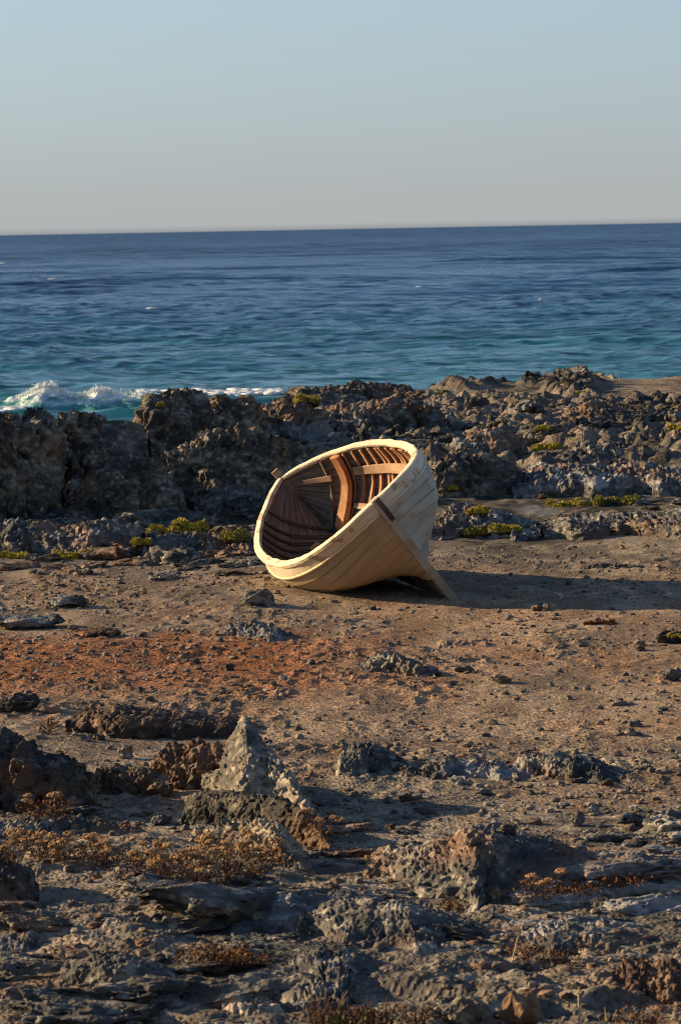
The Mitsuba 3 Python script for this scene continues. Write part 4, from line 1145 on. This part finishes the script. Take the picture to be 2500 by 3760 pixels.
stalks('dry_grass_tuft', [(1035, 2095, 940, 2062), (1040, 2095, 930, 2075), (1035, 2092, 960, 2050), (1045, 2095, 975, 2068), (1040, 2095, 985, 2020), (1048, 2098, 1000, 2015), (1030, 2096, 955, 2080)], 'pale straw stalks fanning out on the dark rock bank')
stalks('dry_grass_tuft', [(722, 2348, 655, 2322), (722, 2348, 650, 2330), (722, 2348, 690, 2312), (722, 2348, 668, 2345)], 'pale straw stalks beside the dark twiggy bush at the lower edge')
stalks('dead_stick', [(1333, 2368, 1332, 2262)], 'pale upright dead stick near the lower right corner', r=0.009, cat='stick')
stalks('dead_stick', [(1178, 2215, 1195, 2140)], 'thin leaning stick in the dark bank left of the hollow', r=0.005, cat='stick')
stalks('dead_stick', [(1255, 2225, 1270, 2165), (1265, 2225, 1290, 2200)], 'forked thin twigs in the dark hollow at the right', r=0.004, cat='stick')
stalks('dead_stick', [(1400, 2370, 1390, 2310), (1402, 2370, 1420, 2320), (1398, 2372, 1370, 2335)], 'thin grey twigs right of the upright dead stick', r=0.004, cat='stick')

# ------------------------------------------------------------------ surf
def surf():
    rng = np.random.default_rng(31)
    n, m = 220, 60
    px = np.linspace(-120, 420, n)
    crest = np.interp(px, [-120, 0, 40, 80, 105, 130, 165, 200, 225, 255, 300, 340, 380, 420], [935, 925, 915, 895, 884, 888, 912, 905, 893, 898, 908, 902, 912, 925])
    V = []
    for i in range(n):
        d = 128.0
        g = at(px[i], 1000, 0); ray = at(px[i], crest[i], 0) - EYE
        zc = EYE[2] + ray[2] * d / ray[1] 
        x = ray[0] * d / ray[1]
        a = np.linspace(-1, 1, m)
        prof = np.where(a < 0, 1 - np.abs(a) ** 1.3, (1 - a) ** 1.6)
        V.append(np.column_stack([np.full(m, x), d + a * np.where(a < 0, 2.4, 4.0), SEA - 0.25 + (zc - SEA + 0.25) * prof]))
    V = np.concatenate(V); F = grid_faces(n, m)
    if trimesh.Trimesh(V, F, process=False).vertex_normals[:, 2].mean() < 0:
        F = F[:, ::-1]
    f1, _ = worley(V * [1.6, 1.2, 1.6], 5); f2, _ = worley(V * [4.2, 3, 4.2], 6)
    N = np.array(trimesh.Trimesh(V, F, process=False).vertex_normals)
    V = V + N * (0.22 * (0.5 - f1) + 0.06 * (0.5 - f2) + 0.06 * (nz(V * 6, 9, 3) - 0.5))[:, None] * sst(SEA, SEA + 0.5, V[:, 2])[:, None]
    key = numbered('breaking_wave')
    obj('water', (V, F), 'breaker', key, smooth=True)
    pts, rad = [], []
    for _ in range(1500):
        x = rng.choice([70, 110, 125, 215, 240, 330], p=[.15, .25, .2, .15, .15, .1]) + rng.normal(0, 26)
        y = np.interp(x, px, crest) - abs(rng.normal(0, 5)) + 6
        d = 128.0 + rng.uniform(-0.8, 0.8); ray = at(x, y, 0) - EYE
        pts.append(EYE + ray * d / ray[1]); rad.append(rng.uniform(0.010, 0.04))
    oc = trimesh.creation.icosphere(subdivisions=1)
    obj('spray', join([(oc.vertices * r + p, oc.faces) for p, r in zip(pts, rad)]), 'foam', key, smooth=True, kind='stuff')
    tag(key, 'white breaking wave against the rocks at the left', 'wave')


surf()
wr = np.random.default_rng(8)
for i, (x, y, w) in enumerate(((120, 643, 22), (350, 710, 26), (8, 606, 16), (1466, 640, 18), (965, 661, 18), (1245, 690, 10), (255, 722, 22))):
    g = at(x, y, SEA + 0.30); k = g[1] / 8389.0
    sp = trimesh.creation.icosphere(subdivisions=3)
    v = sp.vertices * [w * k / 2, w * k * 0.5, 1.0 * k + 0.03]
    v = v + 0.5 * w * k * 0.3 * (np.column_stack([nz(sp.vertices * 3 + j + i, 40 + j, 3) for j in range(3)]) - 0.5) * [2, 2, 0.25]
    obj('whitecap', (v + g, sp.faces), 'foam', 'sea', smooth=True)
# foam where the water meets the rocks
def foam_line(x0, x1, y, seed):
    rng = np.random.default_rng(seed); ms = []
    sp = trimesh.creation.icosphere(subdivisions=0)
    for _ in range(int((x1 - x0) * 1.0)):
        g = at(rng.uniform(x0, x1), y + rng.normal(0, 2.5), SEA + 0.30)
        r = rng.uniform(0.05, 0.20)
        ms.append((sp.vertices * [r * 1.9, r * 1.5, r * 0.55] + g, sp.faces))
    return join(ms)


obj('foam', join([foam_line(330, 440, 905, 1), foam_line(540, 650, 902, 1), foam_line(420, 560, 905, 3), foam_line(-40, 60, 942, 6)]), 'foam', smooth=True,
    label='white foam where the sea washes against the rocks', cat='foam', kind='stuff')
